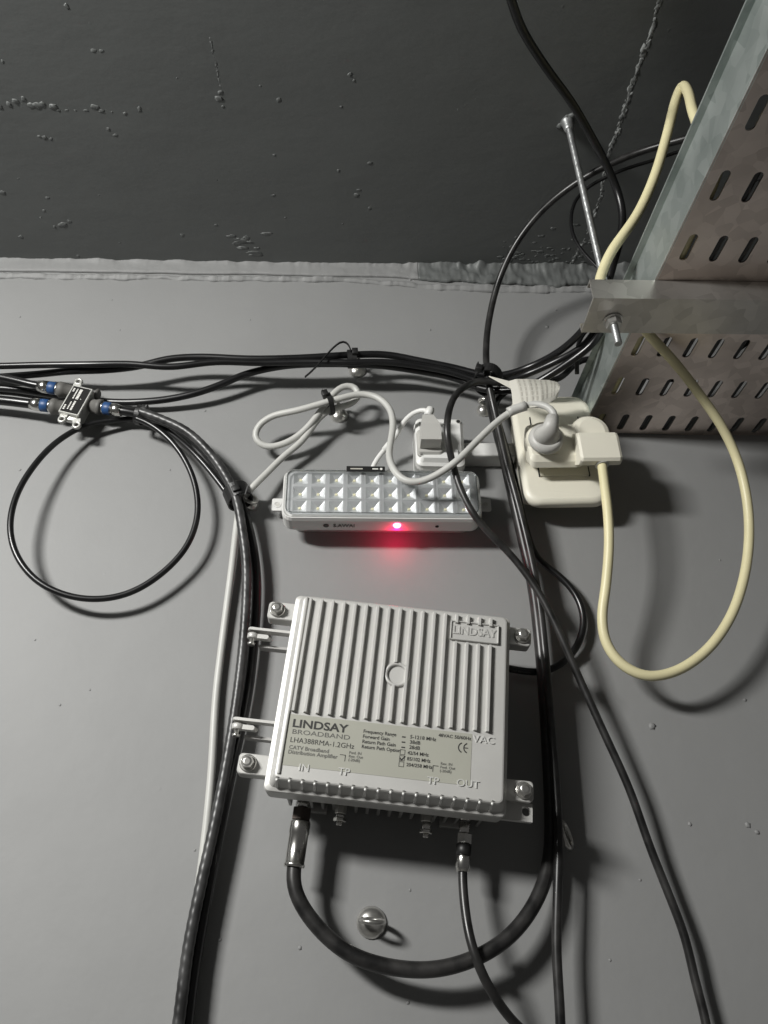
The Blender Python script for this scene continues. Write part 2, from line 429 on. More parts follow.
lid = MB()
lid.loft([rrect(-.0845, .0815, -.0728, .0722, .004, .0500), rrect(-.0860, .0825, -.0748, .0738, .004, .0510), rrect(-.0863, .0828, -.0752, .0741, .004, .0715), rrect(-.0858, .0823, -.0746, .0737, .004, .0728),
          rrect(-.0828, .0810, -.0722, .0718, .004, .0738), rrect(-.0792, .0790, -.0690, .0692, .004, .0835), rrect(-.0784, .0782, -.0682, .0683, .0035, .0847), rrect(HW * -1, HW, -HH, HH, .003, .085)], AMP, smooth=False)
# raised rim round the front
for (x0, x1, y0, y1) in ((-HW, -HW + .0022, -HH + .002, HH), ):
    lid.box((x0, y0, .0845), (x1, y1, .0865), AMP, .0006)
ribs = MB()
u0, dU = -.0728, .00866
LT = lambda u: A(287.5, 712.7, .085).y + (u + .075) * .004
for k in range(17):
    u = u0 + k * dU
    segs = [(LT(u) + .0012, HH - .0015)]
    if u > .0335: segs = [(LT(u) + .0012, HH - .0235), (HH - .0085, HH - .0015)]
    if abs(u - A(397, 674, .087).x) < .006:
        cv = A(397, 674, .087).y
        dx = abs(u - A(397, 674, .087).x); hh = math.sqrt(max(0, .0088 ** 2 - dx * dx))
        segs = [(LT(u) + .0012, cv - hh), (cv + hh, HH - .0015)]
    for a_, b_ in segs:
        ribs.loft([[Vector((u - .0016, y, .0846)), Vector((u + .0016, y, .0846)), Vector((u + .0008, y, .0886)), Vector((u - .0008, y, .0886))] for y in (a_, b_)], AMP)
for mb_ in ribs.bm.faces: pass
lid_o = lid.build('cover', amp)
ribs.build('cooling_rib', lid_o)
b = MB()
pc = A(397, 674, .087)
b.torus((pc.x, pc.y, .0858), (0, 0, 1), .0081, .0014, AMP)
b.lathe((pc.x, pc.y, .0845), (0, 0, 1), [(0, .0072), (.0005, .0072), (.0006, .0066)], AMP)
b.build('round_boss', lid_o)
# row of rib ends along the lower lip
b = MB()
for k in range(18):
    u = -.0765 + k * .00868
    b.loft([[Vector((u - .0012, y, z)), Vector((u + .0012, y, z)), Vector((u + .0008, y - dy_, z + .0018)), Vector((u - .0008, y - dy_, z + .0018))] for y, z, dy_ in ((-.0672, .0845, .0), (-.0722, .0740, .0006))], AMP)
    b.ico((u, -.0693, .0852), .0012, EMB, 1, (1, 1.2, .7))
b.build('lower_lip_stud', lid_o)
# embossed name plate, top right
lp = MB()
q0, q1 = A(450.5, 628, .0875), A(499, 634, .0875)
cy_ = (q0.y + q1.y) / 2 - .0005; X0, X1 = q0.x, q1.x
for (x0, x1, y0, y1) in ((X0, X1, cy_ + .0066, cy_ + .0076), (X0, X1, cy_ - .0078, cy_ - .0068), (X0, X0 + .001, cy_ - .0078, cy_ + .0076), (X1 - .001, X1, cy_ - .0078, cy_ + .0076)):
    lp.box((x0, y0, .0845), (x1, y1, .0875), AMP, .0003, 1)
lp.box((X0 + .0005, cy_ - .007, .0845), (X1 - .0005, cy_ + .007, .0862), AMP)
lp.text('LINDSAY', .0090, Matrix.Translation(((X0 + X1) / 2, cy_, .0864)), AMP, .92, .0005, 'CENTER', .00012)
lp.build('embossed_nameplate', lid_o)
# raised IN / TP / OUT / VAC
for s_, (x, y), sz in (('IN', (304, 768), .0068), ('TP', (344, 772), .0068), ('TP', (433, 781), .0068), ('OUT', (468, 784), .0068), ('VAC', (484, 740), .0072)):
    q = A(x, y, .0855); lt = MB()
    lt.text(s_, sz, Matrix.Translation((q.x, q.y, .0853)), EMB, 1.1, .00045, 'CENTER')
    lt.build('raised_lettering', lid_o)
# printed label
lb = MB()
lx0, lx1 = A(286, 735, .0852).x, A(471.5, 750, .0852).x
ly1 = A(287.5, 713.5, .0852).y; ly0 = A(275, 764, .0852).y
lb.loft([rrect(lx0, lx1, ly0, ly1, .0008, .0849), rrect(lx0, lx1, ly0, ly1, .0008, .08525)], LABEL)
ZL = .08536
def T(s_, px_, py_, size, m=INK, sx=1.0, bold=0.0, dyx=0):
    q = A(px_, py_, ZL); lb.text(s_, size, Matrix.Translation((q.x, q.y, ZL)), m, sx, .00006, 'LEFT', bold)
T('LINDSAY', 292.3, 723.2, .0078, INK, 1.26, .00022)
T('BROADBAND', 291.8, 731.4, .0046, INKB, 1.46, .00002)
T('LHA388RMA-1.2GHz', 290.0, 739.6, .0050, INK, 1.02, 0)
T('CATV Broadband', 289.0, 747.0, .0037, INKB, 1.05, .00006)
T('Distribution Amplifier', 288.0, 751.6, .0037, INKB, 1.05, .00006)
for i, s_ in enumerate(('Frequency Range', 'Forward Gain', 'Return Path Gain', 'Return Path Option')):
    T(s_, 363.3 - i * .6, 731.2 + i * 5.1, .0034, INK, 1.0, .00006)
for i in range(3): T('-', 402 - i * .3, 736.2 + i * 5.2, .005, INK, 1.6, .00020)
for i, s_ in enumerate(('5-1218 MHz', '38dB', '28dB')): T(s_, 410 - i * .4, 736.8 + i * 5.2, .0035, INK, 1.05, .00006)
for i, s_ in enumerate(('42/54 MHz', '85/102 MHz', '204/258 MHz')):
    T(s_, 407.5 - i * .6, 752.8 + i * 5.9, .0033, INK, 1.0, .00006)
    q = A(402.5 - i * .6, 752.2 + i * 6.0, ZL); d_ = .0018
    for (x0, x1, y0, y1) in ((-d_, d_, d_ - .0003, d_), (-d_, d_, -d_, -d_ + .0003), (-d_, -d_ + .0003, -d_, d_), (d_ - .0003, d_, -d_, d_)):
        lb.box((q.x + x0, q.y + y0, ZL - .0001), (q.x + x1, q.y + y1, ZL + .0001), INK)
    if i == 1:
        for (a0, a1) in (((-.0014, .0002), (-.0003, -.0013)), ((-.0003, -.0013), (.0022, .0016))):
            d2 = Vector((a1[0] - a0[0], a1[1] - a0[1], 0)); nn = Vector((-d2.y, d2.x, 0)).normalized() * .0004
            pa, pb = Vector((q.x + a0[0], q.y + a0[1], ZL)), Vector((q.x + a1[0], q.y + a1[1], ZL))
            lb.loft([[pa - nn, pa + nn, pa + nn + Vector((0, 0, .0001)), pa - nn + Vector((0, 0, .0001))], [pb - nn, pb + nn, pb + nn + Vector((0, 0, .0001)), pb - nn + Vector((0, 0, .0001))]], INK)
T('48VAC 50/60Hz', 438.5, 735.2, .0033, INK, 1.05, .00006)
# conformity mark: two arcs and a bar
for s_, (x, y) in enumerate(((463.3, 747.8), (468.6, 748.3))):
    q = A(x, y, ZL); R_ = .0034
    lb.torus((q.x, q.y, ZL), (0, 0, 1), R_, .00042, INK, 16, 6, (PI / 2 - 1.25, PI / 2 + 1.25) if False else (0.35, PI - .35), Vector((0, 1, 0)), (1, .25))
    if s_: lb.box((q.x - R_, q.y - .0003, ZL - .0001), (q.x - .0004, q.y + .0003, ZL + .0001), INK)
for (px_, py_, ls, dirx) in ((349, 752.5, ('Fwd. IN', 'Rev. Out', '(-20dB)'), 1), (440.5, 763.5, ('Rev. IN', 'Fwd. Out', '(-20dB)'), -1)):
    for i, s_ in enumerate(ls): T(s_, px_ - i * .4, py_ + i * 3.6, .0026, INKB, 1.05, .00004)
    q = A(px_ - 6.5 if dirx > 0 else px_ - 5, py_ + 5, ZL)
    lb.box((q.x - .002, q.y + .0016, ZL - .0001), (q.x + .002, q.y + .002, ZL + .0001), INK)
    e_ = .0016 if dirx > 0 else -.002
    lb.box((q.x + e_, q.y - .0024, ZL - .0001), (q.x + e_ + .0004, q.y + .0018, ZL + .0001), INK)
tag(lb.build('printed_label', lid_o), 'pale olive printed rating label')

# ears and bolts
def bolt(px_, py_, h, r):
    q = A(px_, py_, h + .004); m_ = MB()
    m_.lathe((q.x, q.y, h), (0, 0, 1), [(0, r), (.0016, r), (.0020, r * .9)], ZINC)
    m_.cyl((q.x, q.y, h + .0018), (q.x, q.y, h + .0068), r * .80, ZINC, n=6, bev=.0006, smooth=False, phase=random.uniform(0, 1))
    m_.lathe((q.x, q.y, h + .0060), (0, 0, 1), [(0, r * .62), (.0009, r * .55), (.0010, r * .3)], ZINC)
    m_.build('bolt', amp); return q
for (px_, py_, side) in ((277, 608, -1), (247.5, 762, -1), (523, 634.5, 1), (524.5, 789.5, 1)):
    q = bolt(px_, py_, .0720, .0060)
    e = MB()
    xin = -.080 if side < 0 else .079
    lo, hi = sorted((q.x - side * -.0075 if False else q.x + side * .0072, xin))
    e.loft([rrect(lo, hi, q.y - .0074, q.y + .0070, .003, .060), rrect(lo, hi, q.y - .0074, q.y + .0070, .003, .0713), rrect(lo + .0006, hi - .0006, q.y - .0068, q.y + .0064, .0028, .0720)], AMP)
    if (px_, side) == (524.5, 1):                             # drilled mounting tab under the lower right ear
        hq = A(526.3, 811.5, .0655); n = 24
        x0, x1, y0, y1 = .078, q.x + .0078, hq.y - .0068, q.y - .0070
        def sqp(a):
            d_ = Vector((math.cos(a), math.sin(a))); tt = 1e9
            for lim, dd in ((x1 - hq.x, d_.x), (x0 - hq.x, d_.x), (y1 - hq.y, d_.y), (y0 - hq.y, d_.y)):
                if abs(dd) > 1e-6 and lim / dd > 0: tt = min(tt, lim / dd)
            return hq.x + d_.x * tt, hq.y + d_.y * tt
        angs = sorted([2 * PI * i / n for i in range(n)] + [math.atan2(yy - hq.y, xx - hq.x) % (2 * PI) for xx in (x0, x1) for yy in (y0, y1)])
        o_ = [sqp(a) for a in angs]; i_ = [(hq.x + .0032 * math.cos(a), hq.y + .0032 * math.sin(a)) for a in angs]
        e.loft([[Vector((x, y, .0655)) for x, y in i_], [Vector((x, y, .0655)) for x, y in o_], [Vector((x, y, .060)) for x, y in o_], [Vector((x, y, .060)) for x, y in i_]], AMP, ring=True)
    e.build('bolt_lug', amp)
# hinges
for (px_, py_) in ((254, 637), (239, 727)):
    q = A(px_, py_, .060); hh = MB()
    hh.loft([rrect(q.x - .0035, -.080, q.y + .0030, q.y + .0050, .0009, .0600), rrect(q.x - .0035, -.080, q.y + .0030, q.y + .0050, .0009, .0680)], AMP)
    hh.cyl((q.x - .0005, q.y + .0030, .0635), (q.x - .0005, q.y + .0052, .0635), .0045, AMP, n=18)
    hh.cyl((q.x - .0005, q.y - .0030, .0635), (q.x - .0005, q.y + .0012, .0635), .0042, AMP, n=18, bev=.0005)
    hh.loft([rrect(q.x, q.x + .014, q.y - .0026, q.y + .0008, .0015, .0600), rrect(q.x, q.x + .012, q.y - .0026, q.y + .0008, .0015, .0655)], AMP)
    hh.loft([rrect(q.x + .004, -.074, q.y - .0062, q.y - .0042, .0009, .0480), rrect(q.x + .004, -.074, q.y - .0062, q.y - .0042, .0009, .0560)], AMPB)
    hh.cyl((q.x - .0005, q.y - .0078, .0635), (q.x - .0005, q.y + .0058, .0635), .0018, ZINC, n=12)
    hh.lathe((q.x - .0005, q.y - .0082, .0635), (0, 1, 0), [(0, .0024), (.0018, .0030), (.0020, .002)], ZINC)
    hh.build('hinge', amp)
# ports along the lower side
def port(px_, py0, py1, h, capped):
    q0_, q1_ = A(px_, py0, h), A(px_, py1, h); m_ = MB(); x = q0_.x
    m_.cyl((x, -.066, h), (x, -.0765, h), .0042, ZINC, n=6, bev=.0004, smooth=False)
    m_.cyl((x, -.0755, h), (x, q1_.y + .005, h), .0034, NICK, n=20, bev=.0004)
    m_.cyl((x, q1_.y + .0056, h), (x, q1_.y + .0028, h), .0047, NICK, n=6, bev=.0005, smooth=False)
    m_.cyl((x, q1_.y + .0028, h), (x, q1_.y, h), .0022, NICK, n=14, bev=.0004)
    m_.build('test_port', amp)
port(341.5, 806, 826, .026, True); port(427, 816, 838, .032, True)
q = A(302, 812, .030); m_ = MB()
m_.cyl((q.x, -.063, .030), (q.x, q.y - .002, .030), .0036, NICK, n=18); m_.build('input_port', amp)
INX = q
q = A(465, 818, .030); m_ = MB()
m_.cyl((q.x, -.063, .030), (q.x, q.y - .002, .030), .0036, NICK, n=18); m_.build('output_port', amp)
OUTX = q
AM = frame_of(base, ROLL)
def Aw(u, v, n_): return AM @ Vector((u, v, n_))

# ------------------------------------------------------------------ emergency lamp
lc = (P(284.5, 492, .042) + P(479, 492, .042)) / 2; lb0 = Vector((lc.x, 0, lc.z))
lamp = empty('emergency_light', lb0, 'slim white thirty-LED emergency light with clear cover and glowing red indicator', 'emergency light', math.radians(.6))
LI = frame_of(lb0, math.radians(.6)).inverted()
def Lq(x, y, h): return LI @ P(x, y, h)
LX0, LX1 = Lq(282, 500, .040).x, Lq(481.5, 500, .040).x
LY1 = Lq(380, 467.8, .0425).y; LYB = Lq(380, 517.5, .041).y
b = MB()
b.loft([rrect(LX0 + .008, LX1 - .008, LYB + .008, LY1 - .006, .006, 0), rrect(LX0 + .008, LX1 - .008, LYB + .008, LY1 - .006, .006, .018)], OFFW)
b.build('mounting_base', lamp)
b = MB()
b.loft([rrect(LX0 + .004, LX1 - .004, LYB + .002, LY1 - .003, .008, .018), rrect(LX0 + .0005, LX1 - .0005, LYB - .0015, LY1, .009, .0205), rrect(LX0, LX1, LYB - .0012, LY1, .009, .036), rrect(LX0 + .0006, LX1 - .0006, LYB, LY1 - .001, .009, .0395)], WHITEP, cap1=False, smooth=False)
b.loft([rrect(LX0 + .0006, LX1 - .0006, LYB, LY1 - .001, .009, .0395), rrect(LX0 + .0035, LX1 - .0035, LYB + .0035, LY1 - .0022, .006, .0395), rrect(LX0 + .0035, LX1 - .0035, LYB + .0035, LY1 - .0022, .006, .030)], WHITEP, cap0=False)
b.build('body', lamp)
# reflector plate with 3 x 10 square funnels
RX = [Lq(300.2 + 18.05 * k, 493, .036).x for k in range(10)]
RY = [Lq(380, y, .0385).y for y in (479.0, 493.0, 507.0)]
b = MB(); dx = RX[1] - RX[0]; dy = RY[0] - RY[1]
led = MB()
for i, x in enumerate(RX):
    for j, y in enumerate(RY):
        cx0, cx1, cy0, cy1 = x - dx / 2, x + dx / 2, y - dy / 2, y + dy / 2
        if i == 0: cx0 = LX0 + .0036
        if i == 9: cx1 = LX1 - .0036
        if j == 0: cy1 = LY1 - .0023
        if j == 2: cy0 = LYB + .0036
        a_ = .0062; s_ = .0010; zt_, zb_ = .0385, .0348
        sq = lambda k, z: [Vector((x - k, y - k, z)), Vector((x + k, y - k, z)), Vector((x + k, y + k, z)), Vector((x - k, y + k, z))]
        b.loft([[Vector((cx0, cy0, zt_)), Vector((cx1, cy0, zt_)), Vector((cx1, cy1, zt_)), Vector((cx0, cy1, zt_))], sq(a_, zt_), sq(s_ * 1.15, zb_)], REFL, cap0=False)
        led.box((x - s_, y - s_, zb_ - .0005), (x + s_, y + s_, zb_ + .0006), LEDM)
ro = b.build('reflector', lamp, recalc=False); led.build('led_chips', ro)
b = MB()                                                       # clear cover
b.loft([rrect(LX0 + .0012, LX1 - .0012, LYB + .0006, LY1 - .0016, .0085, .0393), rrect(LX0 + .0014, LX1 - .0014, LYB + .0010, LY1 - .0018, .0085, .0412), rrect(LX0 + .0030, LX1 - .0030, LYB + .0030, LY1 - .0032, .0070, .0425)], CLEAR, cap0=False, smooth=False)
co = b.build('clear_cover', lamp)
b = MB()
for (z, k) in ((.0427, .0032),):
    o_ = rrect(LX0 + k, LX1 - k, LYB + k, LY1 - k, .007, z); i_ = rrect(LX0 + k + .0011, LX1 - k - .0011, LYB + k + .0011, LY1 - k - .0011, .006, z)
    b.loft([o_, i_, [p - Vector((0, 0, .0005)) for p in i_], [p - Vector((0, 0, .0005)) for p in o_]], CLEARW, ring=True)
b.build('cover_rim', co)
b = MB()                                                       # black sticker with pale illegible print, on the top edge of the cover
s0, s1 = Lq(346.5, 469, .043), Lq(385, 469, .043); sy1, sy0 = Lq(366, 466.3, .043).y, Lq(366, 471.5, .043).y
b.loft([rrect(s0.x, s1.x, sy0, sy1, .0006, .0426), rrect(s0.x, s1.x, sy0, sy1, .0006, .0431)], BLAB)
wd = s1.x - s0.x
b.box((s0.x + wd * .10, (sy0 + sy1) / 2 - .0006, .0431), (s0.x + wd * .42, (sy0 + sy1) / 2 + .0006, .0432), PRINT)
b.box((s0.x + wd * .67, (sy0 + sy1) / 2 - .0006, .0431), (s0.x + wd * .82, (sy0 + sy1) / 2 + .0006, .0432), WINK)
b.lathe((s0.x + wd * .90, (sy0 + sy1) / 2, .0430), (0, 0, 1), [(0, .0012), (.0003, .0012)], WINK, 14)
tag(b.build('sticker', lamp), 'black sticker with pale print')
# underside: name, indicator, button
US = LYB - .0016                                               # y of the underside
b = MB()
mu = lambda px_: Lq(px_, 524, .030).x
rotx = Matrix.Rotation(PI / 2, 4, 'X')
b.text('S.AWAI', .0075, Matrix.Translation((mu(333.2), US - .0001, .0285)) @ rotx, INKB, .78, .0001, 'LEFT', .0001)
b.torus((mu(326), US - .0001, .0285), (0, 1, 0), .0022, .0004, INKB, 20, 6)
b.box((mu(323.5), US - .0002, .0282), (mu(328.5), US, .0288), INKB)
b.build('printed_name', lamp)
b = MB(); b.lathe((mu(397), US + .0005, .0300), (0, -1, 0), [(0, .0036), (.0006, .0036), (.0018, .0029), (.0026, .0014), (.0027, .0003)], RED)
tag(b.build('indicator_lamp', lamp), 'glowing red indicator')
b = MB(); b.lathe((mu(437), US + .0005, .0285), (0, -1, 0), [(0, .0016), (.0008, .0016)], DARKM, 14)
b.build('test_button', lamp)
for (x, xs) in ((277.5, -1), (485.5, 1)):
    q = Lq(x, 505, .006); b = MB(); n = 20; z_ = .012
    q = Lq(x, 504.5, z_)
    x0, x1 = (q.x - .0052, LX0 + .009) if xs < 0 else (LX1 - .009, q.x + .0052)
    o_ = rrect(x0, x1, q.y - .0065, q.y + .0065, .0015, z_)
    b.loft([o_, [p - Vector((0, 0, .0022)) for p in o_]], OFFW)
    b.torus((q.x, q.y, z_), (0, 0, 1), .0030, .0006, OFFW, 18, 6)
    b.lathe((q.x, q.y, z_ - .0005), (0, 0, 1), [(0, .0022), (.0007, .0022)], PLUGG, 14)
    b.build('mounting_tab', lamp)

# ------------------------------------------------------------------ small outlet box, trunking
bc = (P(416, 444, .034) + P(464, 444, .034)) / 2; bb = Vector((bc.x, 0, bc.z))
box = empty('outlet_box', bb, 'small white surface outlet box directly above the emergency light', 'outlet', math.radians(1.5))
BI = frame_of(bb, math.radians(1.5)).inverted()
def Bq(x, y, h): return BI @ P(x, y, h)
bx0, bx1, by1, by0 = Bq(414.5, 444, .03).x, Bq(464.5, 444, .03).x, Bq(440, 417, .034).y, Bq(440, 466, .034).y
b = MB()
b.loft([rrect(bx0 + .001, bx1 - .001, by0 + .001, by1 - .001, .007, 0), rrect(bx0, bx1, by0, by1, .007, .026), rrect(bx0 + .001, bx1 - .001, by0 + .001, by1 - .001, .0065, .029)], WHITEP, smooth=False)
b.build('back_box', box)
b = MB()
b.loft([rrect(bx0 + .0008, bx1 - .0008, by0 + .0008, by1 - .0008, .0065, .029), rrect(bx0 + .001, bx1 - .001, by0 + .001, by1 - .001, .006, .032), rrect(bx0 + .004, bx1 - .004, by0 + .004, by1 - .004, .005, .0345)], WHITEP)
ym = Bq(430, 448, .036).y
b.loft([rrect(bx0 + .004, bx1 - .005, by0 + .003, ym, .003, .033), rrect(bx0 + .006, bx1 - .008, by0 + .006, ym - .002, .003, .0385)], WHITEP)
b.build('cover_plate', box)
for (x, y) in ((421.3, 454), (458.3, 421.5)):
    q = Bq(x, y, .0375 if y > 440 else .0345); b = MB()
    zz = .0382 if y > 440 else .034
    b.lathe((q.x, q.y, zz - .002), (0, 0, 1), [(0, .0026), (.0026, .0026), (.0028, .0020), (.0012, .0017)], PLUGG, 16)
    b.lathe((q.x, q.y, zz - .001), (0, 0, 1), [(0, .0018), (.0020, .0018)], DARKM, 14)
    b.build('screw', box)

trk = MB()
t0, t1 = P(461, 451, .018), P(518, 450, .018)
yt, yb_ = P(490, 442.5, .02).z, P(490, 455.5, .02).z
trk.box((bb.x + bx1 - .0005, -.020, yb_), (P(516, 450, .02).x, 0, yt), WHITEP, .0015)
tag(trk.build('cable_trunking'), 'short white trunking strip from the small outlet box to the cream socket', 'trunking')

# ------------------------------------------------------------------ lamp plug and lead
plx, ply = 430, 432
lead = empty('power_lead', P(430, 432, .034) * 1, 'short white lead of the emergency light with grey plug pushed into the small outlet box', 'power lead')
lead.matrix_world = frame_of(Vector((P(430, 440, .04).x, 0, P(430, 440, .04).z)))
PI_ = lead.matrix_world.inverted()
def Pq(x, y, h): return PI_ @ P(x, y, h)
b = MB()
c0, c1 = Pq(430.5, 447, .045), Pq(428, 414.5, .060)
def rr4(cx, cy, w, h, z, r=.003): return rrect(cx - w, cx + w, cy - h, cy + h, r, z)
b.loft([rr4(c0.x, c0.y + .009, .0115, .0130, .0345), rr4(c0.x, c0.y + .009, .0120, .0135, .038), rr4(c0.x, c0.y + .010, .0115, .0125, .041)], PLUGG)
b.loft([[Vector((x, y, z)) for x, y, z in lp_] for lp_ in (
    [(c0.x - .0095, c0.y + .001, .040), (c0.x + .0095, c0.y + .001, .040), (c0.x + .0095, c0.y + .001, .056), (c0.x - .0095, c0.y + .001, .056)],
    [(c0.x - .0095, c0.y + .016, .040), (c0.x + .0095, c0.y + .016, .040), (c0.x + .0085, c0.y + .016, .060), (c0.x - .0085, c0.y + .016, .060)],
    [(c1.x - .0055, c1.y, .046), (c1.x + .0055, c1.y, .046), (c1.x + .005, c1.y, .060), (c1.x - .005, c1.y, .060)])], PLUGG)
po = b.build('plug', lead)
b = MB()
wp = [PI_ @ P(*q) for q in ((428.5, 416, .056), (428, 410, .056), (421, 410, .054), (410, 415, .046), (401, 426, .036), (398, 433, .030), (392, 441, .024), (388, 446, .02), (380, 455, .018), (372, 468, .016), (371, 476, .016))]
tube(b, wp, .0024, WHITEP, it=3)
b.build('wire', lead)
b = MB(); a_, z_ = PI_ @ P(431, 408, .056), PI_ @ P(427.5, 416.5, .056)
b.lathe(a_, z_ - a_, [(0, .0025), (.001, .0038), (.004, .0042), ((z_ - a_).length, .0038)], WHITEP, 14); b.build('strain_relief', lead)
b = MB(); a_, z_ = PI_ @ P(390.5, 443, .023), PI_ @ P(384, 450.5, .019)
b.lathe(a_, z_ - a_, [(0, .0026), (.0015, .0034), ((z_ - a_).length, .0030)], WHITEP, 14); b.build('splice_sleeve', lead)

# ------------------------------------------------------------------ cream socket
SR = math.radians(-1.0)
sc_ = (P(511, 407, .034) + P(591, 399, .034) + P(606, 494, .034) + P(526, 497, .034)) / 4; sb = Vector((sc_.x, 0, sc_.z))
sock = empty('wall_socket', sb, 'cream wall socket plate on a surface box under the cable tray', 'wall socket', SR)
SI = frame_of(sb, SR).inverted()
def Sq(x, y, h): return SI @ P(x, y, h)
SW, SH = .0395, .0620
b = MB(); b.loft([rrect(-.034, .034, -.043, .053, .006, 0), rrect(-.034, .034, -.043, .053, .006, .026)], CREAM); b.build('back_box', sock)
b = MB()
def bowed(ins, z, r):
    return [Vector((p.x, p.y * (1 + 0 * p.x), p.z + (.0016 * (1 - (p.x / SW) ** 2) if z > .030 else 0))) for p in rrect(-SW + ins, SW - ins, -SH + ins, SH - ins, r, z, 6)]
b.loft([bowed(.001, .025, .014), bowed(0, .0265, .015), bowed(0, .031, .015), bowed(.0015, .0335, .0145), bowed(.005, .0347, .013)], CREAM, smooth=True)
plate = b.build('plate', sock)
b = MB()
q0, q1 = Sq(530.5, 417, .036), Sq(588, 476, .036)
b.loft([rrect(-.0235, .0235, -.0335, .0335, .0015, .0345), rrect(-.0235, .0235, -.0335, .0335, .0015, .0372)], CREAM)
b.build('socket_module', sock)
for sx in (-1, 1):
    for sy in (-1, 1):
        b = MB(); b.box((sx * .0235 - .0004, sy * .0290 - .005, .0345), (sx * .0235 + .0004, sy * .0290 + .005, .03745), DARKM); b.build('module_joint', plate)

ad = empty('plug_adapter', sb, 'white multi-way plug adapter pushed into the cream socket plate', 'plug adapter', SR)
a0, a1 = Sq(533, 460, .06), Sq(585, 460, .06)
ay1, ay0 = Sq(560, 425, .058).y, Sq(560, 461, .062).y
b = MB()
b.loft([rrect(a0.x, a1.x, ay0 + .014, ay1, .004, .0372), rrect(a0.x - .001, a1.x, ay0 + .005, ay1, .005, .047), rrect(a0.x - .002, a1.x, ay0 - .001, ay1, .005, .053), rrect(a0.x - .002, a1.x, ay0 + .002, ay1, .005, .058), rrect(a0.x, a1.x - .002, ay0 + .007, ay1 - .002, .004, .0615)], CREAM, smooth=False)
b.build('body', ad)
b = MB(); dq = Sq(545.5, 436.5, .064)
b.lathe((dq.x, dq.y, .050), (0, 0, 1), [(0, .0170), (.011, .0170), (.0145, .0160), (.0155, .0140)], CREAM, 30); b.build('outlet_face', ad)
b = MB(); q = Sq(546.5, 451.5, .062); b.box((q.x - .0008, q.y - .0022, .060), (q.x + .0008, q.y + .0022, .0619), DARKM); b.build('slot_mark', ad)

# cream plug with cream cable
cp = empty('power_supply_plug', sb, 'cream plug-in power supply with domed top on the right of the cream socket', 'power supply', SR)
k0, k1 = Sq(575.5, 440, .068), Sq(616, 440, .068)
kx = (k0.x + k1.x) / 2; kw = (k1.x - k0.x) / 2
kyt, kyb = Sq(596, 413.5, .064).y, Sq(596, 459.5, .074).y
def arch(w_, z, yb, inset=0):
    pts = []; cyy = kyt - kw
    for i in range(17):
        a = PI * i / 16; pts.append(Vector((kx + (w_ - inset) * math.cos(a), cyy + (kw - inset) * math.sin(a), z)))
    pts += [Vector((kx - w_ + inset, yb, z)), Vector((kx + w_ - inset, yb, z))]
    return pts
b = MB()
b.loft([arch(kw, .042, kyb + .022), arch(kw, .058, kyb + .008), arch(kw, .0605, kyb + .006, .0006), arch(kw, .0635, kyb + .007, .003), arch(kw, .0650, kyb + .009, .007)], CREAM, smooth=False)
ymid = Sq(596, 437.5, .070).y
def blk(x, g): return [Vector((x, kyb + .0085 + g * .3, .0520)), Vector((x, kyb + g * .6, .0650)), Vector((x, kyb + g, .0715 - g * .4)), Vector((x, kyb + .0022 + g, .0738 - g)), Vector((x, ymid - .002, .0752 - g)), Vector((x, ymid + .003, .0735 - g)), Vector((x, ymid + .0085, .0645)), Vector((x, ymid + .0085, .0520))]
b.loft([blk(kx - kw - .0003, .0012), blk(kx - kw + .0020, 0), blk(kx + kw - .0020, 0), blk(kx + kw + .0003, .0012)], CREAM)
b.build('plug_body', cp)
ex = Sq(601.5, 461, .066)
b = MB(); b.lathe((ex.x, kyb + .0015, .0655), (0, -1, 0), [(0, .0062), (.0022, .0062), (.0023, .0052)], PLUGG, 20); b.build('cord_grommet', cp)
SM = frame_of(sb, SR)
cs0 = SM @ Vector((ex.x, kyb + .002, .0655))
CI = cp.matrix_world.inverted()
cream_pts = [cs0, P(604.5, 485, .065), P(608, 515, .063), (609, 545, .059), (606, 585, .052), (602, 618, .046), (606, 643, .042), (621, 664, .040), (645, 676, .040), (674, 672, .040), (705, 652, .041), (729, 620, .043),
             (743, 582, .047), (749, 540, .052), (747, 500, .058), (738, 462, .067), (722, 427, .082), (700, 395, .102), (676, 364, .128), (655, 341, .150),
             PZ(644, 329, 1.9690), Vector((.2345, -.189, 1.9660)), Vector((.222, -.1925, 1.9665)), Vector((.2045, -.1940, 1.976)), (603, 270, .195), (611, 252, .2), (637, 215, .212), (654, 178, .224), (667, 135, .238), (676, 99, .25), (682, 85, .255), (688, 92, .262), (693, 112, .268), PZ(704, 135, 2.06), Vector((.264, -.325, 2.005)), Vector((.263, -.29, 1.9880)), Vector((.261, -.24, 1.9832)), Vector((.2585, -.16, 1.9830)), Vector((.2545, -.05, 1.9828)), Vector((.2540, -.012, 1.9828))]
b = MB(); tube(b, [CI @ p for p in pix(cream_pts)], .0042, CREAMC, n=14, it=4)
tag(b.build('cord', cp), 'cream cord looping down the wall and up past the strut')

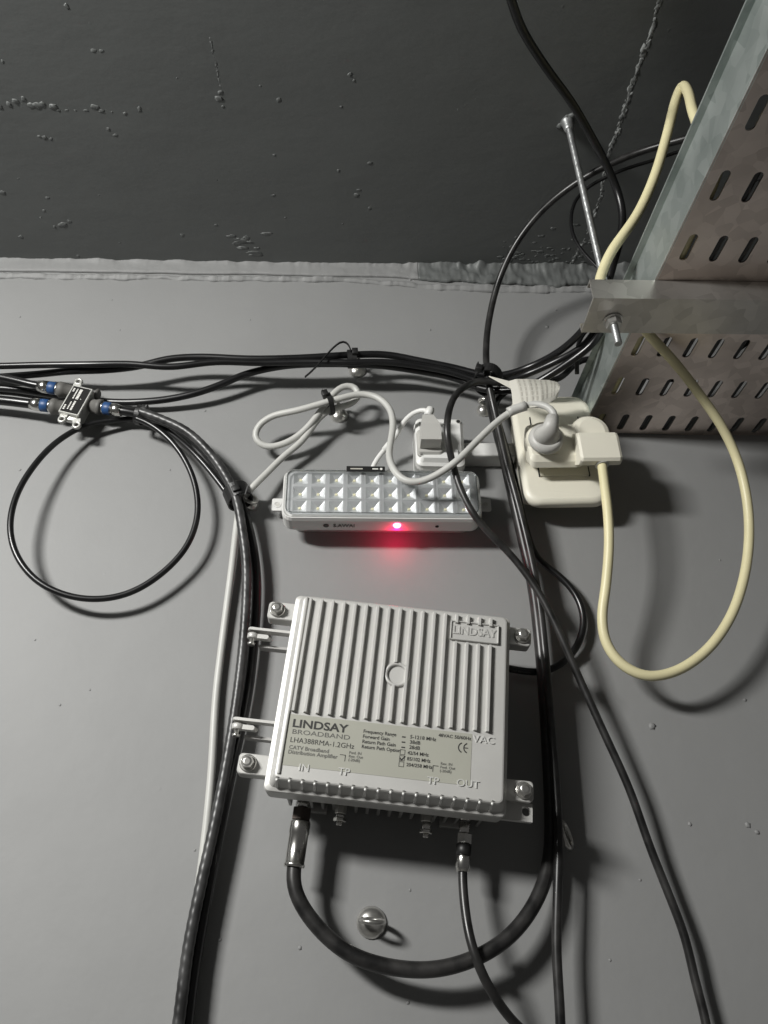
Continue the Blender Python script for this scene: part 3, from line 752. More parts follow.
# ------------------------------------------------------------------ pale grey cable with angled plug and paper tag
gp = empty('grey_power_cable', sb, 'long pale grey cable looped over the emergency light, its angled plug in the plug adapter', 'power cable', SR)
b = MB(); g = Sq(545.5, 440, .068)
b.lathe((g.x, g.y, .0655), (0, 0, 1), [(0, .0145), (.003, .0158), (.007, .0152), (.0095, .0125)], PLUGG, 30)
n1, n2 = Sq(551, 424, .082), Sq(556.5, 421, .086)
def oval(c, wx, wy, ax):
    ax = ax.normalized(); e1 = Vector((1, 0, 0)); e1 = (e1 - ax * e1.dot(ax)).normalized(); e2 = ax.cross(e1)
    return [c + e1 * wx * math.cos(2 * PI * i / 20) + e2 * wy * math.sin(2 * PI * i / 20) for i in range(20)]
c_a, c_b, c_c = Vector((g.x - .001, g.y - .002, .070)), Vector((g.x + .001, g.y + .003, .079)), Vector((n1.x, n1.y, .086))
b.loft([oval(c_a, .0135, .0105, Vector((0, .3, 1))), oval(c_b, .0105, .0090, Vector((.1, .7, 1))), oval(Vector((n1.x - .002, n1.y - .006, .085)), .0075, .0070, Vector((.2, 1, .5))), oval(c_c + Vector((.001, .004, .001)), .0055, .0055, Vector((.3, 1, .1)))], PLUGG, smooth=True)
b.build('plug', gp)
GI = gp.matrix_world.inverted()
gw = [SM @ (c_c + Vector((0, -.002, 0))), P(556, 416, .090), P(551, 408, .090)] + pix([(541, 404, .087), (528, 404, .084), (512, 411, .080), (497, 422, .076), (478, 440, .074), (459, 459, .074), (440, 473, .068), (420, 482, .062), (405, 481, .060), (395, 472, .058), (389, 457, .054), (391, 440, .05), (393, 425, .046), (390, 409, .043), (377, 397, .040), (362, 394, .039),
      (338, 399, .039), (299, 410, .034), (270, 417, .027), (257, 428, .022), (255, 440, .019), (265, 447, .017), (286, 443, .018), (304, 431, .022), (320, 412, .028), (335, 392, .031), (346, 385, .031), (357, 387, .030), (359, 396, .029), (351, 404, .028), (331, 409, .027), (320, 417, .024), (302, 441, .019), (283, 457, .017), (266, 474, .018), (250, 490, .021),
      (241, 502, .0088), (237.7, 519, .0080), (232, 567, .008), (221.5, 649, .006), (216, 697, .006), (210.6, 784, .006), (202.5, 860, .006), (194, 920, .006), (186, 970, .006), (178, 1030, .006), (170, 1075, .006), *down(170, 1075, .006, -.06)])
b = MB(); tube(b, [GI @ p for p in gw], .0032, GREYW, n=12, it=3); b.build('cord', gp)
# paper flag wrapped round the cord
b = MB(); rows = []
fl = [((513, 411.5), (509, 381)), ((521, 409), (516, 379)), ((531, 407.5), (527, 379)), ((541, 406), (538, 379.5)), ((550, 402.5), (549, 380)), ((555.5, 399), (557, 382)), ((557.5, 397), (560, 385))]
L_ = []
for i, (lo_, hi_) in enumerate(fl):
    a_ = GI @ P(*lo_, .088 - .002 * abs(i - 3)); z_ = GI @ P(*hi_, .078 + .004 * math.sin(i))
    L_.append([a_ + (z_ - a_) * k / 6 + Vector((0, 0, .004 * math.sin(PI * k / 6))) for k in range(7)])
Ls = [q for q in L_] 
th_ = Vector((0, 0, .0005))
b.loft([l + [p - th_ for p in reversed(l)] for l in L_], PAPER, smooth=False)
tip = GI @ P(489, 376.5, .070)
b.loft([[L_[0][4], L_[0][6], L_[0][6] - th_, L_[0][4] - th_], [tip, tip + Vector((0, .0008, 0)), tip + Vector((0, .0008, 0)) - th_, tip - th_]], PAPER)
for i in range(1, 6):
    for k in range(1, 6):
        p, q, r_ = L_[i][k] * .5 + L_[i][k + 1 if k < 6 else k] * .5, L_[i + 1 if i < 5 else 6][k], L_[i][k]
        u_ = (L_[i + 1][k] - L_[i][k]) * .28; v_ = (L_[i][k + 1] - L_[i][k])
        for s in range(2):
            o_ = L_[i][k] + u_ * (s * 1.6 + .4) + Vector((0, 0, .0001))
            cr = [o_, o_ + u_ * .55, o_ + u_ * .55 + v_ * .8, o_ + v_ * .8]
            b.loft([cr, [p_ + Vector((0, 0, .0001)) for p_ in cr]], PRINT)
tag(b.build('paper_tag', gp), 'printed paper tag folded round the cord')
b = MB(); tube(b, [GI @ P(*q) for q in ((508, 412.5, .081), (516, 409, .083), (526, 405.8, .085))], .0045, GREYW, it=1); b.build('tag_sleeve', gp)

# ------------------------------------------------------------------ black cables
G1 = 'black cables along the wall'
cable('signal_cable', [Vector((.04, -1.7, 2.206)), Vector((.07, -1.2, 2.206)), Vector((.095, -.75, 2.204)), PZ(498, -45, 2.165), (505, -22, .355), (520, 25, .315), (545, 66, .275), (572, 103, .240), (590, 134, .215), (605, 162, .195), (616, 187, .178), (622.5, 212, .168), (620, 240, .160), (612, 268, .152), (604, 296, .140), (588, 324, .112), (563, 349, .080), (530, 367, .050),
                       (500, 376, .040), (478, 374, .036), (455, 368, .034), (420, 361, .034), (385, 354.5, .034), (350, 355, .035), (300, 358, .034), (250, 359, .032), (200, 357, .03), (168, 359, .029), (140, 366, .027), (105, 370, .026), (70, 371, .025), (40, 374, .0150), (0, 377, .0100), (-40, 380, .0095), Vector((-.75, -.016, 2.040)), Vector((-1.7, -.012, 2.035))],
      .0036, BLACK, 'thick black cable hanging from the ceiling past the threaded rod, then along the wall', 'cable')
cable('signal_cable', [Vector((.2760+.0235*1, -.70, 1.9930)), Vector((.2680+.0235*1, -.45, 1.9930)), Vector((.2598+.0235*1, -.20, 1.9930)), Vector((.276, -.175, 1.992)), Vector((.266, -.152, 2.008)), PZ(624, 303, 2.033), PZ(609, 306, 2.033), (587, 343, .088), (557, 361, .073), (525, 375, .052), (500, 383, .046), (478, 381, .040), (455, 373, .040), (425, 367, .039), (385, 362, .040), (350, 362.5, .040), (310, 362, .036), (262, 363, .0345), (215, 362, .0355), (170, 367, .0345), (130, 364, .0350), (90, 364.5, .0345), (40, 365, .030), (0, 366, .026), (-40, 366, .024), Vector((-.75, -.024, 2.058)), Vector((-1.7, -.022, 2.054))],
      .0033, BLACK, 'upper black cable running from the left edge along the wall under the plaster fillet', 'cable')
cable('signal_cable', [Vector((.2760+.0235*2, -.70, 1.9930)), Vector((.2680+.0235*2, -.45, 1.9930)), Vector((.2598+.0235*2, -.20, 1.9930)), Vector((.296, -.150, 1.9915)), Vector((.284, -.132, 2.004)), Vector((.268, -.120, 2.025)), PZ(623, 319, 2.0270), PZ(607, 323, 2.0265), (594, 343, .098), (578, 356, .085), (553, 373, .070), (528, 387, .054), (503, 391, .040), (480, 388.5, .033), (455, 378, .031), (425, 372, .030), (385, 366, .030), (350, 364, .0335), (315, 364, .027), (283, 366, .024), (246, 374, .021), (220, 385, .019), (197, 393, .017), (170, 399, .014), (140, 402, .012), (110, 402, .0078), (60, 396, .0075), (0, 388, .0060), (-40, 389, .0050), Vector((-.75, -.007, 2.012)), Vector((-1.7, -.007, 2.006))],
      .0036, BLACK, 'lower black cable dipping behind the small splitter and rising to the wall ties', 'cable')
cable('signal_cable', [Vector((.2760+.0235*3, -.70, 1.9930)), Vector((.2680+.0235*3, -.52, 1.9960)), Vector((.2598+.0235*3, -.36, 1.9985)), Vector((.330, -.32, 2.006)), PZ(735, 150, 2.05), PZ(720, 130, 2.11), (700, 135, .215), (670, 143, .198), (640, 152, .183), (602, 168, .166), (566, 190, .142), (536, 217, .113), (513, 249, .086), (498, 283, .062), (489, 320, .048), (486, 352, .049), (488, 380, .0525), (494, 408, .044), (502, 443, .040), (507, 464, .0395), (514.5, 490.6, .0355), (528, 544, .0312), (538.5, 597, .0305), (545, 655, .030), (550, 714, .028),
                       (555.5, 778, .0265), (558.7, 841, .0265), (557.5, 895, .026), (556.5, 948, .025), (560, 1012, .024), (563, 1075, .022), *down(563, 1075, .022)],
      .0034, DUSTY, 'dusty black cable arching over the ceiling corner, then dropping straight right of the amplifier', 'cable')
cable('signal_cable', [Vector((.2760+.0235*4, -.70, 1.9930)), Vector((.2680+.0235*4, -.54, 1.9930)), Vector((.2598+.0235*4, -.34, 1.9930)), PZ(745, 182, 2.03), PZ(726, 152, 2.085), (690, 148, .200), (655, 160, .186), (628, 168, .178), (600, 180, .168), (585, 189, .160), (576, 199, .156), (571.5, 212, .154), (571.5, 230, .153), (579, 247, .154), (592, 262, .156), (606, 276, .158), (615, 292, .160)],
      .0017, BLACK, 'thin black cable hanging in a small loop behind the threaded rod', 'cable')
cable('signal_cable', [Vector((.2760+.0235*5, -.70, 1.9930)), Vector((.2680+.0235*5, -.45, 1.9930)), Vector((.2598+.0235*5, -.20, 1.9930)), Vector((.360, -.110, 1.9930)), Vector((.310, -.065, 1.9930)), Vector((.262, -.056, 2.022)), Vector((.243, -.054, 2.029)), Vector((.230, -.051, 2.027)), (560, 379, .043), (525, 384, .034), (504, 392, .026), (494, 404, .020), (499, 424, .0205), (503, 438, .0240), (508, 456, .0240), (513, 473, .0170), (518, 494, .0105), (527, 533, .0090), (538.5, 560, .0090), (560, 576, .010), (577, 596, .010), (584, 619, .010), (578, 645, .010), (560, 665, .0095), (538.5, 672.5, .009), (506, 668, .009)],
      .0031, BLACK, 'black cable curling out right of the amplifier and going behind it', 'cable')
cable('signal_cable', [P(515, 383.5, .062), (500, 383.5, .060), (487, 380, .058), (475, 381.5, .058), (458, 392, .066), (448.6, 412, .078), (447, 435, .079), (452, 461, .065), (460, 488, .060), (474.6, 516, .056), (491, 535, .050), (512, 556, .044), (538.5, 592, .040), (560, 634, .036), (581, 682, .030), (605, 735, .026), (629, 788, .022), (650, 847, .018), (669, 895, .016), (685, 937, .015), (695, 980, .014), (706, 1022, .014), (714, 1075, .014), *down(714, 1075, .014)],
      .0032, DUSTY, 'black cable crossing in front of the emergency light and slanting to the lower right', 'cable')
cable('signal_cable', [(601, 319, .100), (591, 326, .098), (581, 335, .090), (577, 345, .080), (577, 360, .066), (577, 374, .056)], .0022, BLACK, 'short black cable hanging upright behind the tray end', 'cable')

# coaxial leads with connectors: Empty > jacket, connector, ring, boot
def coax(label, jacket, r, m, parts, jname='jacket', cat='coaxial cable', **k):
    p0 = parts[0][1]
    o = empty('coaxial_cable', p0, label, cat, wallframe=False)
    T_ = -p0
    mb = MB(); tube(mb, [q + T_ for q in pix(jacket)], r, m, **k); mb.build(jname, o)
    for nm, a_, b_, prof, mm, n in parts:
        mb = MB(); d_ = b_ - a_; L = d_.length
        mb.lathe(a_ + T_, d_, [(t * L, q) for t, q in prof], mm, n, smooth=n > 8); mb.build(nm, o)
    return o
def bump_prof(r): return [(0, r * .88), (.06, r), (.94, r), (1, r * .88)]
# amplifier input
i0, i1, i2, i3 = Aw(INX.x, -.0700, .030), P(301, 809, .030), P(299.5, 821, .030), P(296.5, 862, .032)
ax_ = (Aw(INX.x, -.08, .03) - Aw(INX.x, -.07, .03)).normalized()
i1 = i0 + ax_ * .006; i2 = i1 + ax_ * .009; i3 = i2 + ax_ * .0315
coax('thick black coaxial cable swinging from the amplifier input in a wide loop under the box', [i3 - ax_ * .004, i3 + ax_ * .004, (293, 886, .031), (301, 905, .030), (318, 928, .030), (349, 954, .030), (394, 968, .030), (439, 969, .030), (484, 954, .029), (517, 929, .026), (540, 893, .021), (550, 856, .015), (551, 815, .0130), (549, 765, .0130), (545, 700, .0165), (540, 640, .0195),
     (533, 585, .0200), (521, 530, .0215), (510, 482, .0265), (505, 459, .0310), (500, 440, .0310), (493, 412, .0285), (490, 400, .0255), (489, 392, .0225)], .0053, DUSTY,
     [('connector_nut', i1, i2, [(0, .0062), (.05, .0072), (.95, .0072), (1, .0062)], RUST, 6), ('connector_neck', i0, i1, bump_prof(.0042), NICK, 18), ('connector_barrel', i2, i3, [(0, .0068), (.04, .0074), (.28, .0074), (.3, .0070), (.92, .0070), (.94, .0076), (1, .0072)], NICK, 24)])
# amplifier output
o0 = Aw(OUTX.x, -.0735, .030)
g0, g1, g2, g3, g4 = o0, o0 + ax_ * .0075, o0 + ax_ * .015, o0 + ax_ * .0225, o0 + ax_ * .0335
coax('thin black coaxial cable hanging from the amplifier output down to the bottom edge', [g4 - ax_ * .004, g4 + ax_ * .003, (463, 888, .031), (466, 918, .035), (473, 950, .0395), (484, 978, .038), (499, 1004, .031), (518, 1027, .022), (545, 1055, .012), *down(545, 1055, .012)], .0033, DUSTY,
     [('connector_neck', g0, g1, bump_prof(.0042), NICK, 18), ('connector_nut', g1, g2, [(0, .0050), (.08, .0058), (.9, .0058), (1, .005)], NICK, 6), ('black_ring', g2, g3, bump_prof(.0056), TIE, 20), ('connector_barrel', g3, g4, [(0, .0050), (.1, .0053), (.75, .0053), (.8, .0049), (1, .0047)], NICK, 20)])

# splitter and its leads
HS = .030
sp0 = (P(88, 388, HS) + P(63, 413, HS)) / 2
def frm(px1, px2, h): return P(*px1, h), P(*px2, h)
va = P(95, 389, HS); vb_ = P(80, 416, HS)                       # right edge of the label, top to bottom
SPR = math.atan2((va - vb_).x, (va - vb_).z)
spc = (P(71, 385, HS) + P(90.5, 387.5, HS) + P(80, 416, HS) + P(60.5, 412.5, HS)) / 4
spb = Vector((spc.x, 0, spc.z))
spl = empty('signal_splitter', spb, 'small metal signal splitter with black label at the left edge', 'splitter', SPR)
SPI = frame_of(spb, SPR).inverted()
def Xq(x, y, h): return SPI @ P(x, y, h)
pw, ph = .0098, .0165
b = MB(); b.loft([rrect(-pw, pw, -ph, ph, .001, .0140), rrect(-pw - .0006, pw + .0006, -ph - .0006, ph + .0006, .0012, .0150), rrect(-pw - .0006, pw + .0006, -ph - .0006, ph + .0006, .0012, HS - .0006), rrect(-pw, pw, -ph, ph, .001, HS)], SPLT)
b.box((-.0075, -ph - .004, .0195), (.0085, ph + .002, .0255), SPLT, .0008)
b.build('body', spl)
b = MB(); b.box((-pw + .0010, -ph + .0010, HS - .0003), (pw - .0010, ph - .0010, HS + .0003), BLAB)
def bars(x, y0, y1, w_, seed):
    rnd = random.Random(seed); y = y0
    while y < y1:
        l = rnd.uniform(.0007, .0016); b.box((x - w_, y, HS + .0002), (x + w_, min(y1, y + l), HS + .0004), WINK); y += l + rnd.uniform(.0003, .0005)
bars(.0005, .0010, .0130, .0014, 1); bars(-.0032, .0010, .0130, .0006, 2); bars(-.0066, .0090, .0130, .0008, 3)
bars(.0006, -.0125, -.0010, .0009, 4); bars(-.0028, -.0120, -.0028, .0006, 5); bars(-.0066, -.0130, -.0075, .0008, 6)
b.ico((.0044, .0020, HS), .0008, WINK, 2, (1, 1, .5))
b.build('label', spl)
for (x, y) in ((78.3, 381.2), (61.8, 418.6), (76.3, 424.4)):
    q = Xq(x, y, HS - .003); b = MB()
    b.torus((q.x, q.y, HS - .0045), (0, 0, 1), .0030, .0014, SPLT, 22, 8, sq=(1, 1.4))
    dcl = Vector((max(-pw + .002, min(pw - .002, q.x)), max(-ph, min(ph, q.y)), 0)) - Vector((q.x, q.y, 0)); dcl.normalize()
    pa = Vector((q.x, q.y, 0)) + dcl * .0026; pb = pa + dcl * .004; nn = Vector((-dcl.y, dcl.x, 0)) * .0036
    b.loft([[pa + nn + Vector((0, 0, HS - .0065)), pa - nn + Vector((0, 0, HS - .0065)), pa - nn + Vector((0, 0, HS - .0028)), pa + nn + Vector((0, 0, HS - .0028))], [pb + nn + Vector((0, 0, HS - .0065)), pb - nn + Vector((0, 0, HS - .0065)), pb - nn + Vector((0, 0, HS - .0028)), pb + nn + Vector((0, 0, HS - .0028))]], SPLT)
    b.lathe((q.x, q.y, HS - .0095), (0, 0, 1), [(0, .0016), (.0035, .0016)], RUST, 10)
    b.build('screw_lug', spl)
q = Xq(99, 394, .021); b = MB(); b.cyl((pw - .001, q.y, .0195), (q.x, q.y, .0195), .0058, BOOT, n=22, bev=.002); tag(b.build('port_cap', spl), 'grey rubber port cap')
def stub(yl, side): 
    b_ = MB(); b_.cyl((side * (pw - .001), yl, .0195), (side * (pw + .0025), yl, .0195), .0040, NICK, n=18); b_.build('port', spl)
y1_, y2_ = Xq(70, 391, .0195).y, Xq(62, 407, .0195).y; y3_ = Xq(92, 406, .0195).y
stub(y1_, -1); stub(y2_, -1); stub(y3_, 1)
SPM = frame_of(spb, SPR)
def spw(x, y, z=.0195): return SPM @ Vector((x, y, z))
def lead_from(yl, side, far, jacket, label, r, m, bl=.0165):
    a_ = spw(side * (pw + .0015), yl)
    dirv = (far - a_).normalized()
    b2, b3, b4, b5 = a_ + dirv * bl, a_ + dirv * (bl + .002), a_ + dirv * (bl + .0095), a_ + dirv * (bl + .0200)
    return coax(label, [b5 - dirv * .003, b5 + dirv * .004] + jacket, r, m,
                [('rubber_boot', a_, b2, [(0, .0062), (.04, .0068), (.55, .0068), (.58, .0076), (.9, .0080), (1, .0066)], BOOT, 24), ('connector_shoulder', b2, b3, bump_prof(.0060), NICK, 20), ('blue_ring', b3, b4, [(0, .0060), (.05, .0063), (.95, .0063), (1, .0060)], BLUE, 20), ('connector_barrel', b4, b5, [(0, .0062), (.6, .0062), (.7, .0057), (1, .0052)], NICK, 20)])
lead_from(y1_, -1, P(20, 382.5, .022), [(18, 381, .021), (0, 377, .020), (-40, 372.5, .018), Vector((-.75, -.010, 2.0485)), Vector((-1.7, -.008, 2.0435))], 'black coaxial cable entering the upper left port of the splitter', .0038, BLACK)
lead_from(y2_, -1, P(10, 401.5, .021), [(8, 401, .020), (-10, 399.5, .019), (-40, 398, .018), Vector((-.75, -.012, 2.004)), Vector((-1.7, -.010, 2.000))], 'black coaxial cable entering the lower left port of the splitter', .0048, BLACK, .0145)
lead_from(y3_, 1, P(128, 412, .022), [(136, 413, .0205), (150, 417, .0195), (170, 424, .0192), (192, 438, .0192), (213, 461, .0190), (229, 483, .0187), (240, 503, .0187), (250.5, 535, .0165), (256.5, 578, .0145), (254.5, 632, .0125), (247, 697, .0112), (233, 762, .0105), (217.5, 838, .0100), (203, 914, .0100), (192, 979, .0100), (186, 1030, .0100), (180, 1080, .0100), *down(180, 1080, .010, .05)],
          'black coaxial cable from the right port of the splitter, dropping left of the amplifier', .0044, BLACK, .0115)
k_ = .3516
ring_c = [(400, 222), (330, 228), (250, 240), (160, 290), (80, 380), (40, 460), (28, 540), (50, 620), (110, 690), (200, 730), (280, 738), (370, 720), (460, 665), (530, 590), (562, 500), (555, 410), (520, 330), (470, 270), (410, 230)]
ringp = [(232, 500, .0125), (215, 477, .014), (196, 455, .016), (172, 434, .0115), (152, 421, .0100)] + [(x * k_, 340 + y * k_, (.0095, .0125, .0160, .022, .028, .031, .031, .029, .026, .023, .021, .020, .020, .021, .022, .024, .026, .028, .030)[i]) for i, (x, y) in enumerate(ring_c)]
ringp[-1] = (144, 420.5, .0300)
cable('coiled_cable', ringp + [(134, 417.5, .0305)], .0028, BLACK, 'thin black cable coiled into one big hanging ring below the splitter', 'cable', it=8)
cable('ribbed_cable', [(140, 411.5, .0305), (160, 418.5, .0305), (186, 431, .0305), (207, 450, .0305), (224, 473, .0305), (236, 498, .0305), (243, 535, .0275), (246.5, 567, .0255), (245, 622, .0225), (238.5, 687, .0208), (228.5, 752, .0203), (215, 822, .0200), (200.5, 887, .0200), (188.5, 947, .0200), (180, 1012, .0200), (172, 1075, .0200), *down(172, 1075, .020, -.01)],
      .0042, RIBBED, 'grey-black spiral ribbed cable dropping left of the amplifier to the bottom edge', 'cable', rib=(.028, .0072, 1), n=16, step=.0012, it=12)

# ------------------------------------------------------------------ eye bolts in the wall
def eye_bolt(px_, py_, h, axis, label, grp='eye bolts screwed into the wall', R=.0068, flange=.0078):
    """shank out of the wall, collar, and a ring whose plane is set by axis"""
    b0 = P(px_, py_, h); o = empty('eye_bolt', Vector((b0.x, 0, b0.z)), label, 'eye bolt')
    m_ = MB(); m_.cyl((0, 0, -.002), (0, 0, h - R), .0021, ZINC, n=14); m_.build('shank', o)
    m_ = MB(); m_.lathe((0, 0, 0), (0, 0, 1), [(0, flange), (.0012, flange), (.0036, flange * .86), (.0056, flange * .6), (.0066, .0022)], ZINC, 26); m_.build('collar', o)
    m_ = MB(); m_.torus((0, 0, h), Vector(axis), R, .0018, ZINC, 30, 12); m_.build('ring', o)
    return o
eye_bolt(372, 921, .0150, (.1, 1, .15), 'bare zinc eye bolt in the wall below the amplifier', R=.0085, flange=.0108)
eye_bolt(566, 835, .0150, (.95, .2, .55), 'bare zinc eye bolt right of the lower amplifier corner', R=.0095, flange=.006)
eye_bolt(357.5, 357, .022, (1, .3, .2), 'zinc eye bolt under the tied black cables above the white loop', flange=.009)
eye_bolt(339, 406, .016, (1, .3, .2), 'zinc eye bolt holding the tied pale grey cable loop', flange=.009)
eye_bolt(486, 402, .015, (.3, 1, .3), 'zinc eye bolt under the black cable knot left of the socket', flange=.0075)
eye_bolt(251, 499, .012, (.5, .5, 1), 'zinc eye bolt beside the tied bundle left of the emergency light', R=.0055, flange=.006)

# ------------------------------------------------------------------ cable ties
def zip_tie(label, cx, cy, h, ax, R1, R2, head=None, tail=None, turns=1, grp=None, wdt=.0024):
    """flat band round a bundle whose axis is ax (world), half widths R1 (in the wall plane) and R2 (out of the wall)"""
    c0_ = P(cx, cy, h); ax = Vector(ax).normalized(); o = empty('cable_tie', c0_, label, 'cable tie', wallframe=False)
    nrm = Vector((0, -1, 0)); nrm = (nrm - ax * nrm.dot(ax)).normalized(); sd = ax.cross(nrm)
    m_ = MB()
    for t_ in range(turns):
        off = ax * ((t_ - (turns - 1) / 2) * wdt * 1.9); L2 = []
        for i in range(32):
            a = 2 * PI * i / 32; d_ = sd * math.cos(a) * R1 + nrm * math.sin(a) * R2; u_ = d_.normalized()
            L2.append([off + d_ - ax * wdt, off + d_ + u_ * .0013 - ax * wdt, off + d_ + u_ * .0013 + ax * wdt, off + d_ + ax * wdt])
        m_.loft(L2, TIE, ring=True)
    m_.build('band', o)
    if head:
        hp = P(*head) - c0_; m_ = MB(); rot = Matrix((sd, nrm, ax)).transposed().to_4x4()
        m_.box((-.0034, -.003, -.003), (.0034, .003, .003), TIE, .0006, 2, Matrix.Translation(hp) @ rot); m_.build('head', o)
    if tail:
        m_ = MB(); q = smooth_path(spline([P(*p) - c0_ for p in tail], .003), 3); L2 = []
        for i, p in enumerate(q):
            tg = (q[min(i + 1, len(q) - 1)] - q[max(i - 1, 0)]).normalized(); e = nrm.cross(tg).normalized(); f = tg.cross(e)
            L2.append([p + e * .0005 + f * .0011, p - e * .0005 + f * .0011, p - e * .0005 - f * .0011, p + e * .0005 - f * .0011])
        m_.loft(L2, TIE); m_.build('tail', o)
    return o
zip_tie('black cable tie with a long loose tail on the upper black cables', 352, 359, .0365, (1, 0, .05), .0085, .0075, (355, 352, .046), [(351, 351, .047), (349, 344, .048), (343, 340.5, .048), (334, 347, .047), (322, 360, .046), (312, 371, .046), (305, 377, .046)], 2)
zip_tie('black cable tie round the pale grey cable loop', 329.5, 404, .032, (1, 0, .35), .0095, .0105, (325, 394, .043), [(325, 394, .044), (322, 390, .046)])
zip_tie('black cable tie at the big knot of black cables left of the socket', 488, 380, .045, (.35, 0, 1), .0125, .0185, (479, 368, .062), [(479, 369, .062), (478, 362, .064)], 2)
zip_tie('black cable tie round the bundle left of the emergency light', 238, 496, .021, (.45, 0, -1), .011, .0135, (236, 489, .035), [(245, 495, .034), (248, 486, .036)], 3)
zip_tie('black cable tie just right of the splitter', 140, 415, .024, (1, 0, -.25), .0085, .0085, (145, 409, .031), [(145, 409, .032), (147, 405, .034)], 1)

# ------------------------------------------------------------------ cable tray, strut, hanger rod
TY = math.radians(2.0)                                         # the tray runs out from the wall, a touch to the right
tray = empty('cable_tray', Vector((.2385, -.004, ZT)), 'galvanised perforated cable tray running out from the wall at upper right', 'cable tray', wallframe=False)
tray.rotation_euler = (0, 0, TY)
TW, TL_, th_ = .304, 1.25, .0012                               # width, length, sheet thickness; local x across, -y away from the wall
bt = MB(); px0, pitch, row0, rp = .0135, .0235, .0185, .0545
ncol, nrow = 12, 22
hw_, hl_ = .0034, .0125
def cell(x0, x1, y0, y1, cx, cy):
    n = 6; hole = []
    for k in range(n + 1): a = PI * k / n; hole.append((cx + hw_ * math.cos(a), cy + (hl_ - hw_) + hw_ * math.sin(a)))
    for k in range(n + 1): a = PI + PI * k / n; hole.append((cx + hw_ * math.cos(a), cy - (hl_ - hw_) + hw_ * math.sin(a)))
    m_ = len(hole)
    def outer(hx, hy):
        d_ = Vector((hx - cx, (hy - cy) * .5)); tt = 1e9
        for lim, dd in ((x1 - cx, d_.x), (x0 - cx, d_.x), (y1 - cy, d_.y), (y0 - cy, d_.y)):
            if abs(dd) > 1e-9 and lim / dd > 0: tt = min(tt, lim / dd)
        return cx + d_.x * tt, cy + d_.y * tt
    o_ = [outer(*h_) for h_ in hole]
    # corners: snap the nearest outer point to each corner
    for cxx in (x0, x1):
        for cyy in (y0, y1):
            i = min(range(m_), key=lambda q: (o_[q][0] - cxx) ** 2 + (o_[q][1] - cyy) ** 2); o_[i] = (cxx, cyy)
    bt.loft([[Vector((x, y, 0)) for x, y in o_], [Vector((x, y, 0)) for x, y in hole], [Vector((x, y, th_)) for x, y in hole], [Vector((x, y, th_)) for x, y in o_]], GALVB, cap0=False, cap1=False)
for i in range(ncol):
    cx = px0 + pitch * i; x0 = .0 if i == 0 else cx - pitch / 2; x1 = TW if i == ncol - 1 else cx + pitch / 2
    for j in range(nrow):
        cy = -(row0 + rp * j); y0 = cy - rp / 2; y1 = 0 if j == 0 else cy + rp / 2
        cell(x0, x1, y0, y1, cx, cy)
bt.build('perforated_bottom', tray)
yE = -(row0 + rp * (nrow - .5))
for sx in (0, 1):
    b = MB(); X = 0 if sx == 0 else TW; s_ = 1 if sx == 0 else -1
    prof = [(X + s_ * .0014, -.0002), (X + s_ * .0005, .0004), (X, .0014), (X, .0400), (X - s_ * .0052, .0404), (X - s_ * .0058, .0410), (X - s_ * .0052, .0416), (X + s_ * .0012, .0416), (X + s_ * .0012, .0014), (X + s_ * .0016, .0010)]
    b.loft([[Vector((x, y, z)) for x, z in prof] for y in (0, yE)], GALV)
    b.build('side_rail', tray)

for k in range(2, 12):  # added cables that make the tray slots read dark from below
    x = .2720 + .0235 * (k - 1) + .0135 - .0135
    cable('slot_darkening_cable', [Vector((x - .0210, -.008, 1.9804)), Vector((x - .012, -.25, 1.9806)), Vector((x - .002, -.55, 1.9806)), Vector((x + .005, -.75, 1.9806))], .0040, BLACK, 'black cable added inside the perforated tray to darken its slots', 'cable', 'black cables added to darken the tray slots')
sx0 = .1928; SY0, SY1 = -.2071, -.1690; SZ0 = 1.9545
strut = empty('strut_channel', Vector((sx0, (SY0 + SY1) / 2, SZ0)), 'galvanised strut channel carrying the cable tray across its underside', 'strut channel', wallframe=False)
O_ = strut.location.copy(); t_ = .0016; SL = .42
b = MB()
prof = [(SY0, SZ0), (SY0, ZT - .0003), (SY0 + .0075, ZT - .0003), (SY0 + .0075, ZT - .0003 - t_), (SY0 + t_, ZT - .0003 - t_), (SY0 + t_, SZ0 + t_), (SY1 - t_, SZ0 + t_), (SY1 - t_, SZ0 + .0085), (SY1, SZ0 + .0085), (SY1, SZ0)]
b.loft([[Vector((x, y, z)) - O_ for y, z in prof] for x in (sx0, sx0 + SL)], GALVS)
b.build('channel', strut)

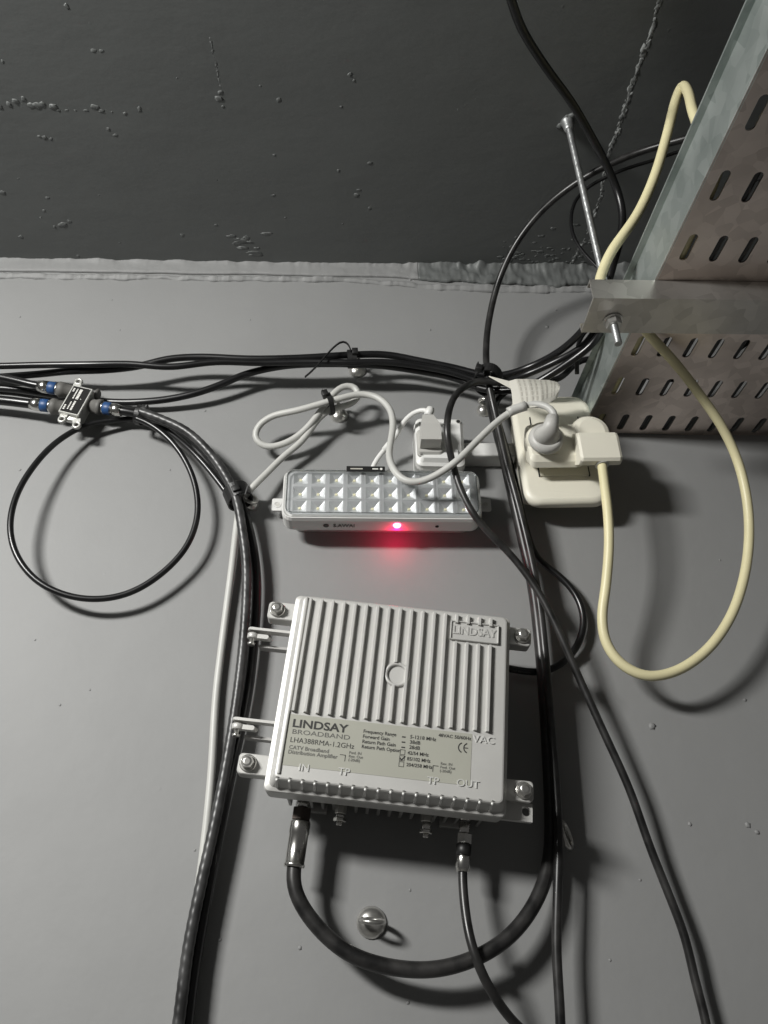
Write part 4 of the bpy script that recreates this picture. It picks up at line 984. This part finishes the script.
rod = empty('threaded_rod', Vector((.2148, -.1836, ZC)), 'zinc threaded hanger rod dropping from the ceiling to the strut end', 'hanger rod', wallframe=False)
b = MB(); Lr = ZC - 1.9290; n = 14; loops = []
steps = int(Lr / .0005)
for i in range(steps + 1):
    z = -Lr * i / steps
    loops.append([Vector(((.0029 + .00028 * math.sin(2 * PI * z / .0016 + 2 * PI * k / n)) * math.cos(2 * PI * k / n), (.0029 + .00028 * math.sin(2 * PI * z / .0016 + 2 * PI * k / n)) * math.sin(2 * PI * k / n), z)) for k in range(n)])
b.loft(loops, RODM, smooth=True); b.build('rod', rod)
zn = SZ0 - ZC
b = MB(); b.lathe((0, 0, zn), (0, 0, -1), [(0, .0078), (.0012, .0078)], ZINC, 26); b.build('washer', rod)
b = MB(); b.cyl((0, 0, zn - .0012), (0, 0, zn - .0066), .0064, ZINC, n=6, bev=.0006, smooth=False); b.build('nut', rod)
b = MB(); b.lathe((0, 0, .001), (0, 0, -1), [(0, .0068), (.003, .0062), (.005, .0050), (.012, .0046), (.0145, .0034)], RODM, 18)
for i in range(10): lump(b, (random.uniform(-.007, .007), random.uniform(-.007, .007), -.0005), random.uniform(.002, .004), 'z', CEIL, .5, .3)
b.build('ceiling_anchor', rod)

# ------------------------------------------------------------------ light
def area(name, loc, target, sx, sy, power, col):
    l = bpy.data.lights.new(name, 'AREA'); l.shape = 'RECTANGLE'; l.size = sx; l.size_y = sy; l.energy = power; l.color = col
    o = bpy.data.objects.new(name, l); C.objects.link(o); o.location = loc
    o.rotation_euler = (Vector(target) - Vector(loc)).to_track_quat('-Z', 'Y').to_euler(); return o
area('ceiling_fitting_lamp', (-.74, -.95, 2.06), (.22, 0, 1.02), .26, .12, 21.5, (1.0, .99, .96))
l = bpy.data.lights.new('indicator_glow', 'POINT'); l.energy = .017; l.color = (1, .0, .07); l.shadow_soft_size = .002
o = bpy.data.objects.new('indicator_glow', l); C.objects.link(o); o.location = frame_of(lb0, math.radians(.6)) @ Vector((mu(397), US - .0040, .0200))

wd_ = bpy.data.worlds.new('room_ambient'); bpy.context.scene.world = wd_; wd_.use_nodes = True
bg = wd_.node_tree.nodes['Background']; bg.inputs['Color'].default_value = (1.0, .985, .96, 1); bg.inputs['Strength'].default_value = .065

# ------------------------------------------------------------------ camera object
cd = bpy.data.cameras.new('camera'); cd.sensor_fit = 'HORIZONTAL'; cd.sensor_width = 36; cd.lens = F / 768 * 36; cd.clip_start = .01
co_ = bpy.data.objects.new('camera', cd); C.objects.link(co_)
R_ = RW @ Matrix(((1, 0, 0), (0, 1, 0), (0, 0, -1)))
co_.matrix_world = Matrix.Translation(CAM) @ R_.to_4x4()
S = bpy.context.scene; S.camera = co_
S.view_settings.view_transform = 'Standard'; S.view_settings.look = 'None'; S.view_settings.exposure = 0; S.view_settings.gamma = 1
S.view_settings.use_curve_mapping = False
